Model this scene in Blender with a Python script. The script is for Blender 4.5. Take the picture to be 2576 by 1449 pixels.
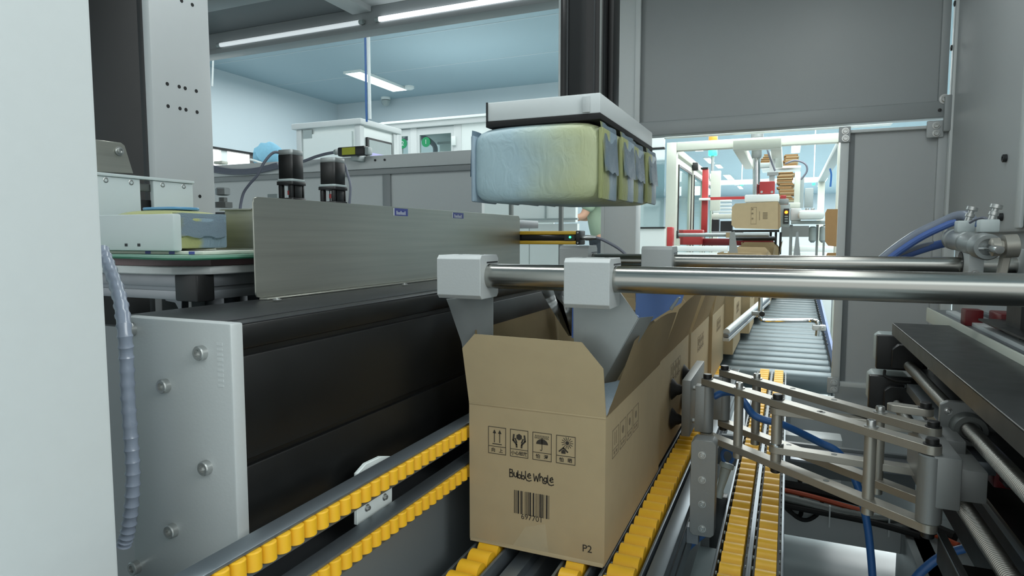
import bpy, bmesh, math, random
from mathutils import Vector, Matrix
random.seed(7)
S = bpy.context.scene
COL = S.collection
for o in list(bpy.data.objects): bpy.data.objects.remove(o)
PI = math.pi
# ------------------------------------------------------------------ camera
FPX = 1600.0
YAW = math.radians(23.4); PITCH = math.radians(4.53)
CAM = Vector((0, 0, 1.3))
cd = bpy.data.cameras.new('camera'); cam = bpy.data.objects.new('camera', cd); COL.objects.link(cam)
cd.sensor_fit = 'HORIZONTAL'; cd.sensor_width = 36.0; cd.lens = 36.0*FPX/2576.0
cd.clip_start = 0.02; cd.clip_end = 200
cam.location = CAM; cam.rotation_euler = (PI/2-PITCH, 0, YAW)
S.camera = cam
# ------------------------------------------------------------------ world, light, exposure
S.view_settings.view_transform = 'Standard'; S.view_settings.look = 'None'
S.view_settings.gamma = 1.0; S.view_settings.use_curve_mapping = False
S.view_settings.exposure = 0.0
w = bpy.data.worlds.new('world'); S.world = w; w.use_nodes = True
bg = w.node_tree.nodes['Background']; bg.inputs[0].default_value = (0.86, 0.91, 0.90, 1); bg.inputs[1].default_value = 1.18
def area(name, loc, size, size_y, power, rot=(0, 0, 0), col=(0.95, 0.985, 0.97)):
    l = bpy.data.lights.new(name, 'AREA'); l.shape = 'RECTANGLE'; l.size = size; l.size_y = size_y
    l.energy = power; l.color = col
    o = bpy.data.objects.new(name, l); COL.objects.link(o); o.location = loc; o.rotation_euler = rot
    return o
area('ceiling_light_left_room', (-4.6, 6.2, 3.4), 3.5, 3.0, 98)
area('ceiling_light_left_room', (-4.0, 2.0, 3.4), 2.5, 2.5, 60)
area('ceiling_light_hall', (0.5, 5.2, 3.4), 3.5, 3.0, 200)
area('ceiling_light_hall', (0.5, 9.0, 3.4), 4.0, 3.0, 300)
area('ceiling_light_hall', (0.5, 14.0, 3.4), 6.0, 5.0, 620)
area('ceiling_light_hall', (0.5, 22.0, 3.4), 7.0, 7.0, 1000)
area('ceiling_light_hall', (0.5, 30.0, 3.4), 7.0, 6.0, 1100)
area('front_fill_light', (0.9, -1.5, 3.2), 2.6, 1.4, 22, rot=(math.radians(30), 0, math.radians(18)))  # added fill from behind the camera, not a visible lamp
area('side_fill_light', (3.0, 0.0, 3.1), 1.4, 2.6, 105, rot=(0, math.radians(42), 0))  # added side fill, aimed left to brighten the column and right-facing sides
area('front_fill_light', (-2.6, -1.2, 3.2), 1.2, 2.4, 35, rot=(math.radians(30), 0, 0))  # second added fill, behind the camera on the left
area('roof_fill_light', (-0.9, 1.2, 2.38), 1.8, 0.12, 9.0)  # unseen fill added under the roof to brighten the packing station
area('roof_fill_light', (0.15, 1.6, 2.38), 0.12, 1.6, 3.5)  # another unseen fill, added above the right side

# ------------------------------------------------------------------ pixel (2576x1449) + plane -> point in the place
FW = Vector((-math.sin(YAW)*math.cos(PITCH), math.cos(YAW)*math.cos(PITCH), -math.sin(PITCH)))
RT = Vector((math.cos(YAW), math.sin(YAW), 0)); UP = RT.cross(FW)
def P(u, v, ax, val):
    d = FW + RT*((u-1288.0)/FPX) - UP*((v-724.5)/FPX)
    i = 'xyz'.index(ax); t = (val-CAM[i])/d[i]
    return CAM + d*t

# ------------------------------------------------------------------ materials
def lin(c):
    return tuple(((x/255)/12.92 if x/255 <= .04045 else ((x/255+.055)/1.055)**2.4) for x in c)
MT = {}
def mat(name, rgb, rough=.5, metal=0.0, var=.06, scale=30, bump=0.0, brushed=None, trans=0.0, emit=None, coat=0.0, spec=0.5):
    m = bpy.data.materials.new(name); m.use_nodes = True; nt = m.node_tree; N = nt.nodes; L = nt.links
    b = N['Principled BSDF']; c = lin(rgb)
    b.inputs['Roughness'].default_value = rough; b.inputs['Metallic'].default_value = metal
    b.inputs['Specular IOR Level'].default_value = spec
    if coat: b.inputs['Coat Weight'].default_value = coat
    if trans: b.inputs['Transmission Weight'].default_value = trans
    tc = N.new('ShaderNodeTexCoord'); mp = N.new('ShaderNodeMapping'); L.new(tc.outputs['Object'], mp.inputs[0])
    if brushed: mp.inputs['Scale'].default_value = brushed
    nz = N.new('ShaderNodeTexNoise'); nz.inputs['Scale'].default_value = scale; nz.inputs['Detail'].default_value = 5
    L.new(mp.outputs[0], nz.inputs['Vector'])
    mx = N.new('ShaderNodeMix'); mx.data_type = 'RGBA'
    mx.inputs[6].default_value = tuple(x*(1-var) for x in c)+(1,)
    mx.inputs[7].default_value = tuple(min(1, x*(1+var)) for x in c)+(1,)
    L.new(nz.outputs[0], mx.inputs[0]); L.new(mx.outputs[2], b.inputs['Base Color'])
    mr = N.new('ShaderNodeMapRange'); mr.inputs[3].default_value = max(0, rough-.06); mr.inputs[4].default_value = min(1, rough+.06)
    L.new(nz.outputs[0], mr.inputs[0]); L.new(mr.outputs[0], b.inputs['Roughness'])
    if bump:
        bp = N.new('ShaderNodeBump'); bp.inputs['Strength'].default_value = bump; bp.inputs['Distance'].default_value = .002
        L.new(nz.outputs[0], bp.inputs['Height']); L.new(bp.outputs[0], b.inputs['Normal'])
    if emit:
        b.inputs['Emission Color'].default_value = lin(emit[0])+(1,); b.inputs['Emission Strength'].default_value = emit[1]
    MT[name] = m; return m
mat('paint_light', (205, 211, 211), .45, var=.02, scale=60, bump=.05)
mat('paint_gray', (150, 156, 157), .42, var=.03, scale=12, bump=.05)
mat('paint_gray_dark', (112, 118, 120), .45, var=.04, scale=12)
mat('paint_white', (232, 240, 238), .4, var=.01)
mat('paint_cream', (205, 210, 198), .5, var=.02)
mat('hdpe_white', (190, 200, 200), .35, var=.02)
mat('aluminium', (182, 188, 190), .42, .75, var=.03, scale=40, brushed=(1, 30, 30))
mat('aluminium_matte', (192, 197, 197), .5, .2, var=.03, scale=200, bump=.1)
mat('profile_alu', (135, 140, 145), .4, .7, var=.03)
mat('steel_brushed', (166, 167, 158), .36, .8, var=.2, scale=5, brushed=(1, .35, 18))
mat('steel_link', (168, 165, 156), .38, .6, var=.05, scale=60)
mat('steel_rod', (165, 165, 160), .24, 1.0, var=.04, scale=30, brushed=(.4, 20, 20))
mat('steel_chrome', (200, 202, 202), .15, 1.0, var=.02)
mat('steel_dull', (118, 122, 120), .5, .6, var=.08, scale=14)
mat('aluminium_dark', (142, 145, 144), .5, .45, var=.03, scale=200, bump=.1)
mat('paint_gray_light', (176, 181, 182), .45, var=.02)
mat('dark_thread', (150, 148, 142), .3, .95, var=.04)
mat('galvanised', (150, 156, 156), .45, .6, var=.12, scale=25)
mat('roller_steel', (102, 113, 116), .42, .6, var=.05, scale=20)
mat('rail_alu', (128, 136, 142), .38, .75, var=.06, scale=60, brushed=(20, .6, 20))
mat('anodised_black', (11, 12, 12), .42, .0, var=.15, scale=18)
mat('black_top', (52, 54, 56), .35, .3, var=.1, scale=8)
mat('black_plastic', (28, 29, 30), .45, var=.1)
mat('black_gloss', (30, 31, 32), .14, .2, var=.1)
mat('black_rubber', (20, 20, 20), .75, var=.2)
mat('dark_steel', (60, 62, 63), .38, .7, var=.08, scale=20)
mat('screw_steel', (190, 192, 190), .3, .85, var=.06)
mat('yellow_plastic', (238, 184, 40), .42, var=.05, scale=40)
mat('belt_green', (120, 165, 145), .3, var=.05)
mat('under_belt', (112, 92, 94), .5)
mat('belt_edge', (30, 95, 70), .5)
mat('blue_hose', (48, 98, 160), .35, var=.05)
mat('blue_plastic', (138, 172, 228), .35, var=.06, scale=10)
mat('blue_strip', (82, 112, 178), .4)
mat('spiral_wrap', (132, 141, 156), .3, var=.08, coat=.3)
mat('cable_gray', (110, 115, 128), .4)
mat('sticker_blue', (62, 72, 150), .4)
mat('sticker_white', (215, 220, 225), .5)
mat('label_yellow', (175, 180, 40), .4)
mat('label_gray', (160, 172, 172), .5)
mat('sensor_yellow', (205, 165, 50), .4)
mat('red_paint', (182, 62, 62), .4, var=.04)
mat('red_dark', (110, 25, 30), .4)
mat('orange_cable', (190, 80, 45), .5)
mat('kraft', (172, 155, 122), .85, var=.07, scale=22, bump=.12)
mat('kraft_dark', (150, 132, 102), .85, var=.12, scale=60)
mat('kraft_stack', (150, 118, 78), .9, var=.1)
mat('print_ink', (50, 46, 40), .8)
mat('print_ink_side', (124, 111, 88), .85)
mat('tape_clear', (180, 165, 134), .3, var=.08, scale=40, coat=.5)
mat('hairnet_blue', (135, 192, 218), .8, var=.1, scale=60, bump=.5)
mat('shirt_green', (152, 172, 150), .85, var=.06, scale=20, bump=.3)
mat('skin', (205, 160, 135), .55, var=.04)
mat('glove_blue', (70, 150, 190), .45)
mat('trousers_dark', (60, 66, 72), .85)
mat('hair_dark', (25, 22, 20), .7)
mat('floor_epoxy', (158, 170, 172), .35, var=.03, scale=6)
mat('wall_white', (190, 204, 210), .5, var=.02, scale=3)
mat('ceiling_paint', (160, 183, 193), .55, var=.02, scale=3)
mat('pipe_white', (220, 228, 228), .4)
mat('screen_violet', (120, 120, 170), .2, emit=((150, 155, 205), .5))
mat('green_sticker', (30, 140, 90), .5)
mat('lamp_white', (255, 255, 255), .5, emit=((240, 250, 255), 5.0))
mat('tube_white', (235, 240, 240), .4, emit=((235, 245, 250), .55))
mat('tube_lit', (255, 255, 255), .4, emit=((245, 250, 255), 2.2))
mat('window_lit', (255, 255, 255), .4, emit=((250, 255, 252), 2.2))
mat('led_green', (40, 230, 110), .4, emit=((50, 255, 130), 5))
mat('led_orange', (250, 130, 40), .4, emit=((255, 120, 30), 5))
mat('beacon_green', (60, 220, 160), .4, emit=((50, 240, 160), 2.2))
mat('beacon_orange', (240, 130, 50), .4, emit=((250, 120, 40), 1.2))
mat('sign_green', (60, 200, 130), .4, emit=((60, 230, 140), 1.2))
# glass that lets most light straight through
def glass(name, tint, mixf):
    m = bpy.data.materials.new(name); m.use_nodes = True; nt = m.node_tree; nt.nodes.clear()
    o = nt.nodes.new('ShaderNodeOutputMaterial'); t = nt.nodes.new('ShaderNodeBsdfTransparent'); g = nt.nodes.new('ShaderNodeBsdfGlossy')
    t.inputs[0].default_value = lin(tint)+(1,); g.inputs['Roughness'].default_value = .04
    mx = nt.nodes.new('ShaderNodeMixShader'); mx.inputs[0].default_value = mixf
    nt.links.new(t.outputs[0], mx.inputs[1]); nt.links.new(g.outputs[0], mx.inputs[2]); nt.links.new(mx.outputs[0], o.inputs[0]); MT[name] = m
glass('glass_pane', (236, 244, 242), .12)
glass('acrylic_clear', (235, 240, 244), .12)
# wet-wipe film: blue to yellow-green print running along the pack
def film(name, c0, c1, axis='X', f0=.35, f1=.62, stripes=False):
    m = mat(name, c0, .42, var=.03, scale=30); nt = m.node_tree; N = nt.nodes; L = nt.links; b = N['Principled BSDF']
    tc = N.new('ShaderNodeTexCoord'); sp = N.new('ShaderNodeSeparateXYZ'); L.new(tc.outputs['Generated'], sp.inputs[0])
    nz = N.new('ShaderNodeTexNoise'); nz.inputs['Scale'].default_value = 3.0; L.new(tc.outputs['Generated'], nz.inputs['Vector'])
    ad = N.new('ShaderNodeMath'); ad.operation = 'MULTIPLY_ADD'; ad.inputs[1].default_value = .25; L.new(nz.outputs[0], ad.inputs[0]); L.new(sp.outputs[axis], ad.inputs[2])
    mr = N.new('ShaderNodeMapRange'); mr.inputs[1].default_value = f0+.12; mr.inputs[2].default_value = f1+.12; L.new(ad.outputs[0], mr.inputs[0])
    mx = N.new('ShaderNodeMix'); mx.data_type = 'RGBA'; mx.inputs[6].default_value = lin(c0)+(1,); mx.inputs[7].default_value = lin(c1)+(1,)
    L.new(mr.outputs[0], mx.inputs[0]); L.new(mx.outputs[2], b.inputs['Base Color'])
    wv = N.new('ShaderNodeTexNoise'); wv.inputs['Scale'].default_value = 4.0; wv.inputs['Distortion'].default_value = 1.5
    mp = N.new('ShaderNodeMapping'); mp.inputs['Scale'].default_value = (3, 3, .8); L.new(tc.outputs['Generated'], mp.inputs[0]); L.new(mp.outputs[0], wv.inputs['Vector'])
    bp = N.new('ShaderNodeBump'); bp.inputs['Strength'].default_value = .5; bp.inputs['Distance'].default_value = .004; L.new(wv.outputs[0], bp.inputs['Height']); L.new(bp.outputs[0], b.inputs['Normal'])
film('film_blue_green', (160, 184, 192), (174, 181, 142), 'X', .36, .85)
film('film_end_blue', (142, 162, 178), (152, 172, 186))
film('film_flap', (170, 176, 128), (146, 166, 180), 'Y', .02, .16)
film('film_fold', (158, 164, 112), (128, 150, 164), 'Y', .40, .50)
film('film_pack_near', (150, 172, 172), (172, 176, 122), 'X', .0, .32)
film('film_yellow', (176, 180, 124), (170, 176, 132))
# ------------------------------------------------------------------ mesh helpers
class M:
    def __init__(s): s.bm = bmesh.new()
    def _bev(s, faces, r, seg=2):
        es = list({e for f in faces for e in f.edges})
        bmesh.ops.bevel(s.bm, geom=es, offset=r, segments=seg, profile=.5, affect='EDGES', clamp_overlap=True)
    def box(s, x0, x1, y0, y1, z0, z1, bev=0.0, seg=2):
        x0, x1 = sorted((x0, x1)); y0, y1 = sorted((y0, y1)); z0, z1 = sorted((z0, z1))
        vs = [s.bm.verts.new((x, y, z)) for z in (z0, z1) for y in (y0, y1) for x in (x0, x1)]
        fs = [s.bm.faces.new([vs[i] for i in f]) for f in ((0, 2, 3, 1), (4, 5, 7, 6), (0, 1, 5, 4), (2, 6, 7, 3), (0, 4, 6, 2), (1, 3, 7, 5))]
        if bev: s._bev(fs, bev, seg)
        return s
    def prism(s, pts, ext, bev=0.0):
        ext = Vector(ext); pts = [Vector(p) for p in pts]
        a = [s.bm.verts.new(p) for p in pts]; b = [s.bm.verts.new(p+ext) for p in pts]; n = len(pts)
        fs = [s.bm.faces.new(a[::-1]), s.bm.faces.new(b)]
        for i in range(n): fs.append(s.bm.faces.new((a[i], a[(i+1) % n], b[(i+1) % n], b[i])))
        bmesh.ops.recalc_face_normals(s.bm, faces=fs)
        if bev: s._bev(fs, bev, 1)
        return s
    def ring(s, c, t, r, seg, ref=None):
        t = t.normalized()
        ref = ref or (Vector((0, 0, 1)) if abs(t.z) < .9 else Vector((1, 0, 0)))
        a = t.cross(ref).normalized(); b = t.cross(a)
        return [s.bm.verts.new(c+a*(r*math.cos(2*PI*i/seg))+b*(r*math.sin(2*PI*i/seg))) for i in range(seg)]
    def lathe(s, p0, d, prof, seg=20):
        """prof = [(distance along d, radius)...]; closed with caps"""
        p0 = Vector(p0); d = Vector(d).normalized(); rs = []
        for h, r in prof: rs.append(s.ring(p0+d*h, d, max(r, 1e-5), seg))
        for k in range(len(rs)-1):
            for i in range(seg): s.bm.faces.new((rs[k][i], rs[k][(i+1) % seg], rs[k+1][(i+1) % seg], rs[k+1][i]))
        s.bm.faces.new(rs[0][::-1]); s.bm.faces.new(rs[-1])
        return s
    def cyl(s, p0, p1, r, seg=20, r2=None, ch=0.0):
        p0 = Vector(p0); p1 = Vector(p1); L = (p1-p0).length; r2 = r if r2 is None else r2
        pr = [(0, r), (L, r2)] if not ch else [(0, r-ch), (ch, r), (L-ch, r2), (L, r2-ch)]
        return s.lathe(p0, p1-p0, pr, seg)
    def tube(s, pts, r, seg=10, res=6, ridges=0, ridge_h=0):
        pts = [Vector(p) for p in pts]; q = []
        if len(pts) > 2 and res > 1:
            e = [pts[0]*2-pts[1]]+pts+[pts[-1]*2-pts[-2]]
            for i in range(1, len(e)-2):
                for k in range(res):
                    t = k/res; a, b, c, d = e[i-1], e[i], e[i+1], e[i+2]
                    q.append(.5*((2*b)+(c-a)*t+(2*a-5*b+4*c-d)*t*t+(3*b-a-3*c+d)*t*t*t))
            q.append(pts[-1])
        else: q = pts
        rs = []; ref = None
        for i, c in enumerate(q):
            t = (q[min(i+1, len(q)-1)]-q[max(i-1, 0)]).normalized()
            if ref is None: ref = Vector((0, 0, 1)) if abs(t.z) < .9 else Vector((1, 0, 0))
            n = t.cross(ref); 
            if n.length < 1e-4: n = t.cross(Vector((1, .3, .1)))
            n.normalize(); b = t.cross(n); ref = b*-1 if b.dot(ref) < 0 else b
            rr = r + (ridge_h if ridges and i % ridges == 0 else 0)
            rs.append([s.bm.verts.new(c+n*(rr*math.cos(2*PI*k/seg))+b*(rr*math.sin(2*PI*k/seg))) for k in range(seg)])
        for k in range(len(rs)-1):
            A, B = rs[k], rs[k+1]
            off = min(range(seg), key=lambda o: (A[0].co-B[o].co).length)
            B2 = B[off:]+B[:off]; rs[k+1] = B2
            for i in range(seg): s.bm.faces.new((A[i], A[(i+1) % seg], B2[(i+1) % seg], B2[i]))
        s.bm.faces.new(rs[0][::-1]); s.bm.faces.new(rs[-1])
        return s
    def quad(s, *pts):
        s.bm.faces.new([s.bm.verts.new(p) for p in pts]); return s
    def sheet(s, rows, th):
        """grid of points rows[i][j] thickened by th"""
        g = [[s.bm.verts.new(p) for p in r] for r in rows]; fs = []
        for i in range(len(g)-1):
            for j in range(len(g[0])-1): fs.append(s.bm.faces.new((g[i][j], g[i][j+1], g[i+1][j+1], g[i+1][j])))
        bmesh.ops.solidify(s.bm, geom=fs, thickness=th); return s
    def build(s, name, m, parent=None, smooth=None):
        bmesh.ops.recalc_face_normals(s.bm, faces=s.bm.faces)
        me = bpy.data.meshes.new(name); s.bm.to_mesh(me); s.bm.free()
        return link_mesh(name, me, m, parent, smooth)
def link_mesh(name, me, m, parent=None, smooth=None):
    if m is not None and not me.materials: me.materials.append(MT[m])
    if smooth is not False:
        for p in me.polygons: p.use_smooth = True
        try: me.set_sharp_from_angle(angle=math.radians(35))
        except Exception: pass
    o = bpy.data.objects.new(name, me); COL.objects.link(o)
    if parent is not None:
        o.parent = parent; o.location = -WL(parent)
    return o
def WL(o):
    v = Vector(o.location)
    p = o.parent
    while p is not None: v += Vector(p.location); p = p.parent
    return v
def place(name, me, loc, parent=None, rot=None):
    o = bpy.data.objects.new(name, me); COL.objects.link(o)
    if parent is not None: o.parent = parent; o.location = Vector(loc)-WL(parent)
    else: o.location = loc
    if rot: o.rotation_euler = rot
    return o
def mesh_of(mm, name, m):
    bmesh.ops.recalc_face_normals(mm.bm, faces=mm.bm.faces)
    me = bpy.data.meshes.new(name); mm.bm.to_mesh(me); mm.bm.free(); me.materials.append(MT[m])
    for p in me.polygons: p.use_smooth = True
    me.set_sharp_from_angle(angle=math.radians(35))
    return me
def thing(name, label, cat, loc=(0, 0, 0), group=None):
    o = bpy.data.objects.new(name, None); COL.objects.link(o); o.location = loc; o.empty_display_size = .05
    return tag(o, label, cat, group)
def tag(o, label, cat, group=None):
    o['label'] = label; o['category'] = cat
    if group: o['group'] = group
    return o
def struct(o): o['kind'] = 'structure'; return o
def RB(mm, u0, v0, u1, v1, y, d, bev=0.0):
    """box whose front face (in the plane Y=y) spans the given outline, d deep"""
    um, vm = (u0+u1)/2, (v0+v1)/2
    return mm.box(P(u0, vm, 'y', y).x, P(u1, vm, 'y', y).x, y, y+d, P(um, v1, 'y', y).z, P(um, v0, 'y', y).z, bev)
BOLT = {}
def bolt(pos, d, r, h, parent, m='screw_steel', name='bolt', washer=True):
    """socket head bolt, head pointing along d"""
    d = Vector(d).normalized(); key = (round(r, 5), round(h, 5), m, washer)
    if key not in BOLT:
        mm = M()
        pr = ([(0, r*1.5), (r*.22, r*1.5)] if washer else [(0, r*1.02)])+[(r*.23, r), (h*.85, r), (h, r*.88), (h, r*.55), (h*.55, r*.5), (h*.55, 0)]
        mm.lathe((0, 0, 0), (0, 0, 1), pr, 18)
        BOLT[key] = mesh_of(mm, name, m)
    q = Vector((0, 0, 1)).rotation_difference(d)
    return place(name, BOLT[key], Vector(pos), parent, q.to_euler())
def text_mesh(s, size, origin, xdir, zdir, m, parent, name='lettering', align='CENTER', bold=0.0, shear=0.0):
    c = bpy.data.curves.new('t', 'FONT'); c.body = s; c.size = size; c.align_x = align; c.align_y = 'CENTER'; c.offset = bold; c.shear = shear
    c.resolution_u = 3
    o = bpy.data.objects.new('t', c); COL.objects.link(o)
    dg = bpy.context.evaluated_depsgraph_get(); dg.update()
    me = bpy.data.meshes.new_from_object(o.evaluated_get(dg)); bpy.data.objects.remove(o)
    X = Vector(xdir).normalized(); Z = Vector(zdir).normalized(); O = Vector(origin)
    for v in me.vertices: v.co = O+X*v.co.x+Z*v.co.y
    me.materials.clear(); me.materials.append(MT[m])
    return link_mesh(name, me, m, parent, False)

mat('blue_lid', (90, 145, 185), .35)
mat('engrave', (205, 210, 210), .6)
# ================================================================== THE ROOM
H = 3.5
struct(M().box(-9, 9, -4, 36, -.05, 0).build('floor', 'floor_epoxy'))
struct(M().box(-6.96, 9, -4, 36, H, H+.05).build('ceiling', 'ceiling_paint'))
WX = -6.93
z0 = 1.78; 
yw0 = P(535, 390, 'x', WX).y-.9; yw1 = P(640, 395, 'x', WX).y
zt = P(590, 377, 'x', WX).z; zb = zt-.55
mw = M(); mw.box(WX-.1, WX, -4, yw0, 0, H); mw.box(WX-.1, WX, yw1, 8.72, 0, H); mw.box(WX-.1, WX, yw0, yw1, 0, zb); mw.box(WX-.1, WX, yw0, yw1, zt, H)
struct(mw.build('wall_left', 'wall_white'))
YB = 8.72; XB1 = -1.95
struct(M().box(WX-.1, XB1, YB, YB+.1, 0, H).build('wall_back', 'wall_white'))
struct(M().box(-9, 9, 35.9, 36, 0, H).build('wall_far', 'wall_white'))
struct(M().box(8.9, 9, -4, 36, 0, H).build('wall_right', 'wall_white'))
struct(M().box(-9, XB1-.01, YB+.1, YB+.2, 0, H).build('wall_partition', 'wall_white'))
# window in the left wall, lit from the room beyond
wn = struct(M().box(WX-.09, WX-.08, yw0, yw1, zb, zt).build('window_1', 'window_lit'))
fr = M(); ym = (yw0+.9+yw1)/2-.15
fr.box(WX-.06, WX+.01, yw0, yw1, zt-.03, zt); fr.box(WX-.06, WX+.01, yw0, yw1, zb, zb+.03); fr.box(WX-.06, WX+.01, yw1-.03, yw1, zb+.03, zt-.03)
fr.build('window_frame', 'black_plastic', wn)
M().box(WX-.05, WX-.02, ym-.05, ym+.05, zb+.03, zt-.03).build('mullion', 'paint_white', wn)
# ceiling joints
for k, yy in enumerate((4.9, 6.1, 7.3)):
    struct(M().box(-6.9, -2.0, yy, yy+.012, H-.004, H+.001).build('trim_%d' % (k+1), 'wall_white'))
# ceiling lights
def clight(x0, x1, y0, y1, label, group, z=H):
    t = thing('ceiling_light', label, 'ceiling light', ((x0+x1)/2, (y0+y1)/2, z), group)
    f = M(); e = .02
    f.box(x0, x1, y0, y0+e, z-.03, z); f.box(x0, x1, y1-e, y1, z-.03, z); f.box(x0, x0+e, y0+e, y1-e, z-.03, z); f.box(x1-e, x1, y0+e, y1-e, z-.03, z)
    f.build('light_frame', 'paint_white', t)
    M().box(x0+e, x1-e, y0+e, y1-e, z-.028, z-.005).build('diffuser', 'lamp_white', t)
p0 = P(885, 177, 'z', H); p1 = P(1006, 224.5, 'z', H)
clight(p0.x-.14, p0.x+.14, p0.y, p1.y, 'long white ceiling light in the blue ceiling of the left room', None)
hl = [((1738, 367, 1772, 378), 'nearest hall ceiling light left of the beacon lamp'),
      ((1772, 395, 1797, 409), 'hall ceiling light just under the green beacon lamp'),
      ((1798, 412, 1820, 421), 'hall ceiling light just above the far white crossbeam'),
      ((1820, 438, 1847, 450), 'hall ceiling light just below the far white crossbeam'),
      ((1840, 455, 1858, 464), 'hall ceiling light beside the far green sign on the left'),
      ((1855, 467, 1870, 474), 'last hall ceiling light of the left row'),
      ((1985, 362, 2019, 382), 'single bright hall ceiling light right of the lifting frame'),
      ((2074, 429, 2092, 438), 'hall ceiling light nearest to the blue hanging cable'),
      ((2062, 446, 2083, 456), 'hall ceiling light second of the right row'),
      ((2055, 459, 2076, 467), 'hall ceiling light right of the far green sign'),
      ((2060, 468, 2072, 473), 'last and smallest hall ceiling light of the right row')]
for (a, b, c, d), lb in hl:
    pc = P((a+c)/2, (b+d)/2, 'z', H); y0 = P((a+c)/2, b, 'z', H).y; y1 = P((a+c)/2, d, 'z', H).y
    x0 = P(a, (b+d)/2, 'z', H).x; x1 = P(c, (b+d)/2, 'z', H).x
    hw = (x1-x0)*.36
    clight(pc.x-hw, pc.x+hw, y0, y1, lb, 'hall ceiling lights')
# dome camera, smoke detector
p = P(970, 245, 'z', H)
t = thing('dome_camera', 'white dome security camera under the blue ceiling near the back corner', 'camera', (p.x, p.y, H))
M().cyl((p.x, p.y, H-.04), (p.x, p.y, H), .075, 20).build('base', 'paint_white', t)
M().lathe((p.x, p.y, H-.05), (0, 0, -1), [(0, .07), (.03, .07), (.06, .055), (.08, .03), (.085, 0)], 20).build('dome', 'label_gray', t)
p = P(1030, 217, 'z', H)
tag(M().lathe((p.x, p.y, H), (0, 0, -1), [(0, .07), (.03, .07), (.05, .04)], 18).build('smoke_detector', 'paint_white'), 'small round smoke detector at the far end of the ceiling light', 'detector')

# ------------------------------------------------------------------ left room machines
# tall white cabinet
Y4 = 4.6
xl = P(745, 340, 'y', Y4).x; xr = P(906, 340, 'y', Y4).x; zt = P(830, 305, 'y', Y4).z; yf = P(1000, 350, 'x', xr).y
t = thing('electrical_cabinet', 'tall white machine cabinet with a flat roof and a screen on its right side', 'cabinet', ((xl+xr)/2, (Y4+yf)/2, 0))
M().box(xl+.02, xr-.02, Y4+.02, yf-.02, 0, zt-.05).build('body', 'paint_white', t)
M().box(xl-.03, xr+.03, Y4-.03, yf+.03, zt-.05, zt, .008).build('roof', 'paint_light', t)
for x in (xl, xr-.06):
    for y in (Y4, yf-.06): M().box(x, x+.06, y, y+.06, 0, zt-.05, .006).build('post', 'paint_light', t)
M().box(xl+.09, xr-.09, Y4+.0, Y4+.02, .5, zt-.1).build('door', 'paint_white', t)
v = RB(M(), 762, 327, 784, 348, Y4-.004, .01); vo = v.build('vent', 'label_gray', t)
zs1 = P(955, 352, 'x', xr).z; ys0 = P(924, 360, 'x', xr).y; ys1 = P(986, 360, 'x', xr).y
sc = M().box(xr-.02, xr+.004, ys0, ys1, zs1-.42, zs1, .006).build('screen_bezel', 'black_plastic', t)
M().box(xr, xr+.007, ys0+.02, ys1-.02, zs1-.40, zs1-.02).build('screen', 'label_gray', sc)
M().box(xr, xr+.009, ys0+.03, ys1-.03, zs1-.38, zs1-.13).build('screen_picture', 'screen_violet', sc)
# white enclosure with glass doors, far left room
Y6 = 6.2
t = thing('glass_door_enclosure', 'white framed machine enclosure with two glass doors behind the cabinet', 'machine', (-3.6, Y6, 0))
xa = P(960, 320, 'y', Y6).x; xb = P(1300, 320, 'y', Y6).x; zt = P(1110, 296, 'y', Y6).z
M().box(xa, xb, Y6-.03, Y6+1.2, zt-.09, zt, .01).build('top_rail', 'paint_light', t)
M().box(xa, xb, Y6-.05, Y6-.03, zt-.03, zt-.01).build('top_trim', 'paint_white', t)
xs = [P(u, 340, 'y', Y6).x for u in (1003, 1034, 1048, 1140, 1152, 1222)]
for k in (0, 1, 4): pass
for a, b in ((960, 1003), (1032, 1048), (1141, 1160)):
    x0 = P(a, 340, 'y', Y6).x; x1 = P(b, 340, 'y', Y6).x
    M().box(x0, x1, Y6, Y6+.06, 0, zt-.09, .006).build('post', 'paint_light', t)
x0 = P(1160, 340, 'y', Y6).x
M().box(x0, xb, Y6+.01, Y6+.04, 0, zt-.09).build('side_panel', 'paint_white', t)
for (a, b, nn) in ((1003, 1032, '2'), (1048, 1141, '1')):
    x0 = P(a, 340, 'y', Y6).x; x1 = P(b, 340, 'y', Y6).x; e = .035
    dz1 = zt-.10; f = M()
    f.box(x0, x1, Y6+.005, Y6+.035, dz1-.07, dz1); f.box(x0, x0+e, Y6+.005, Y6+.035, .3, dz1-.07); f.box(x1-e, x1, Y6+.005, Y6+.035, .3, dz1-.07); f.box(x0+e, x1-e, Y6+.005, Y6+.035, .3, .36)
    d = f.build('glass_door', 'paint_light', t)
    M().box(x0+e, x1-e, Y6+.015, Y6+.02, .36, dz1-.07).build('pane', 'glass_pane', d)
    cx = x1-e-.07 if nn == '2' else x0+e+.08
    s = M().cyl((cx, Y6+.012, dz1-.15), (cx, Y6+.006, dz1-.15), .055, 20).build('round_sticker', 'green_sticker', d)
    s['label'] = 'green number sticker'
    text_mesh(nn, .07, (cx, Y6+.0045, dz1-.15), (1, 0, 0), (0, 0, 1), 'sticker_white', d)
M().box(x1-.02, x1+.03, Y6-.02, Y6+.01, P(1147, 352, 'y', Y6).z-.06, P(1147, 352, 'y', Y6).z+.04, .005).build('latch', 'paint_white', t)
M().box(xa+.1, xb, Y6+1.15, Y6+1.18, 0, zt-.1).build('back_panel', 'paint_white', t)
zz = P(1090, 360, 'y', Y6+.7).z
M().tube([P(1005, 372, 'y', Y6+.5), P(1015, 350, 'y', Y6+.5), P(1060, 345, 'y', Y6+.5), P(1092, 365, 'y', Y6+.5), P(1095, 390, 'y', Y6+.5)], .03, 8).build('inner_pipe', 'cable_gray', t)
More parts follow.
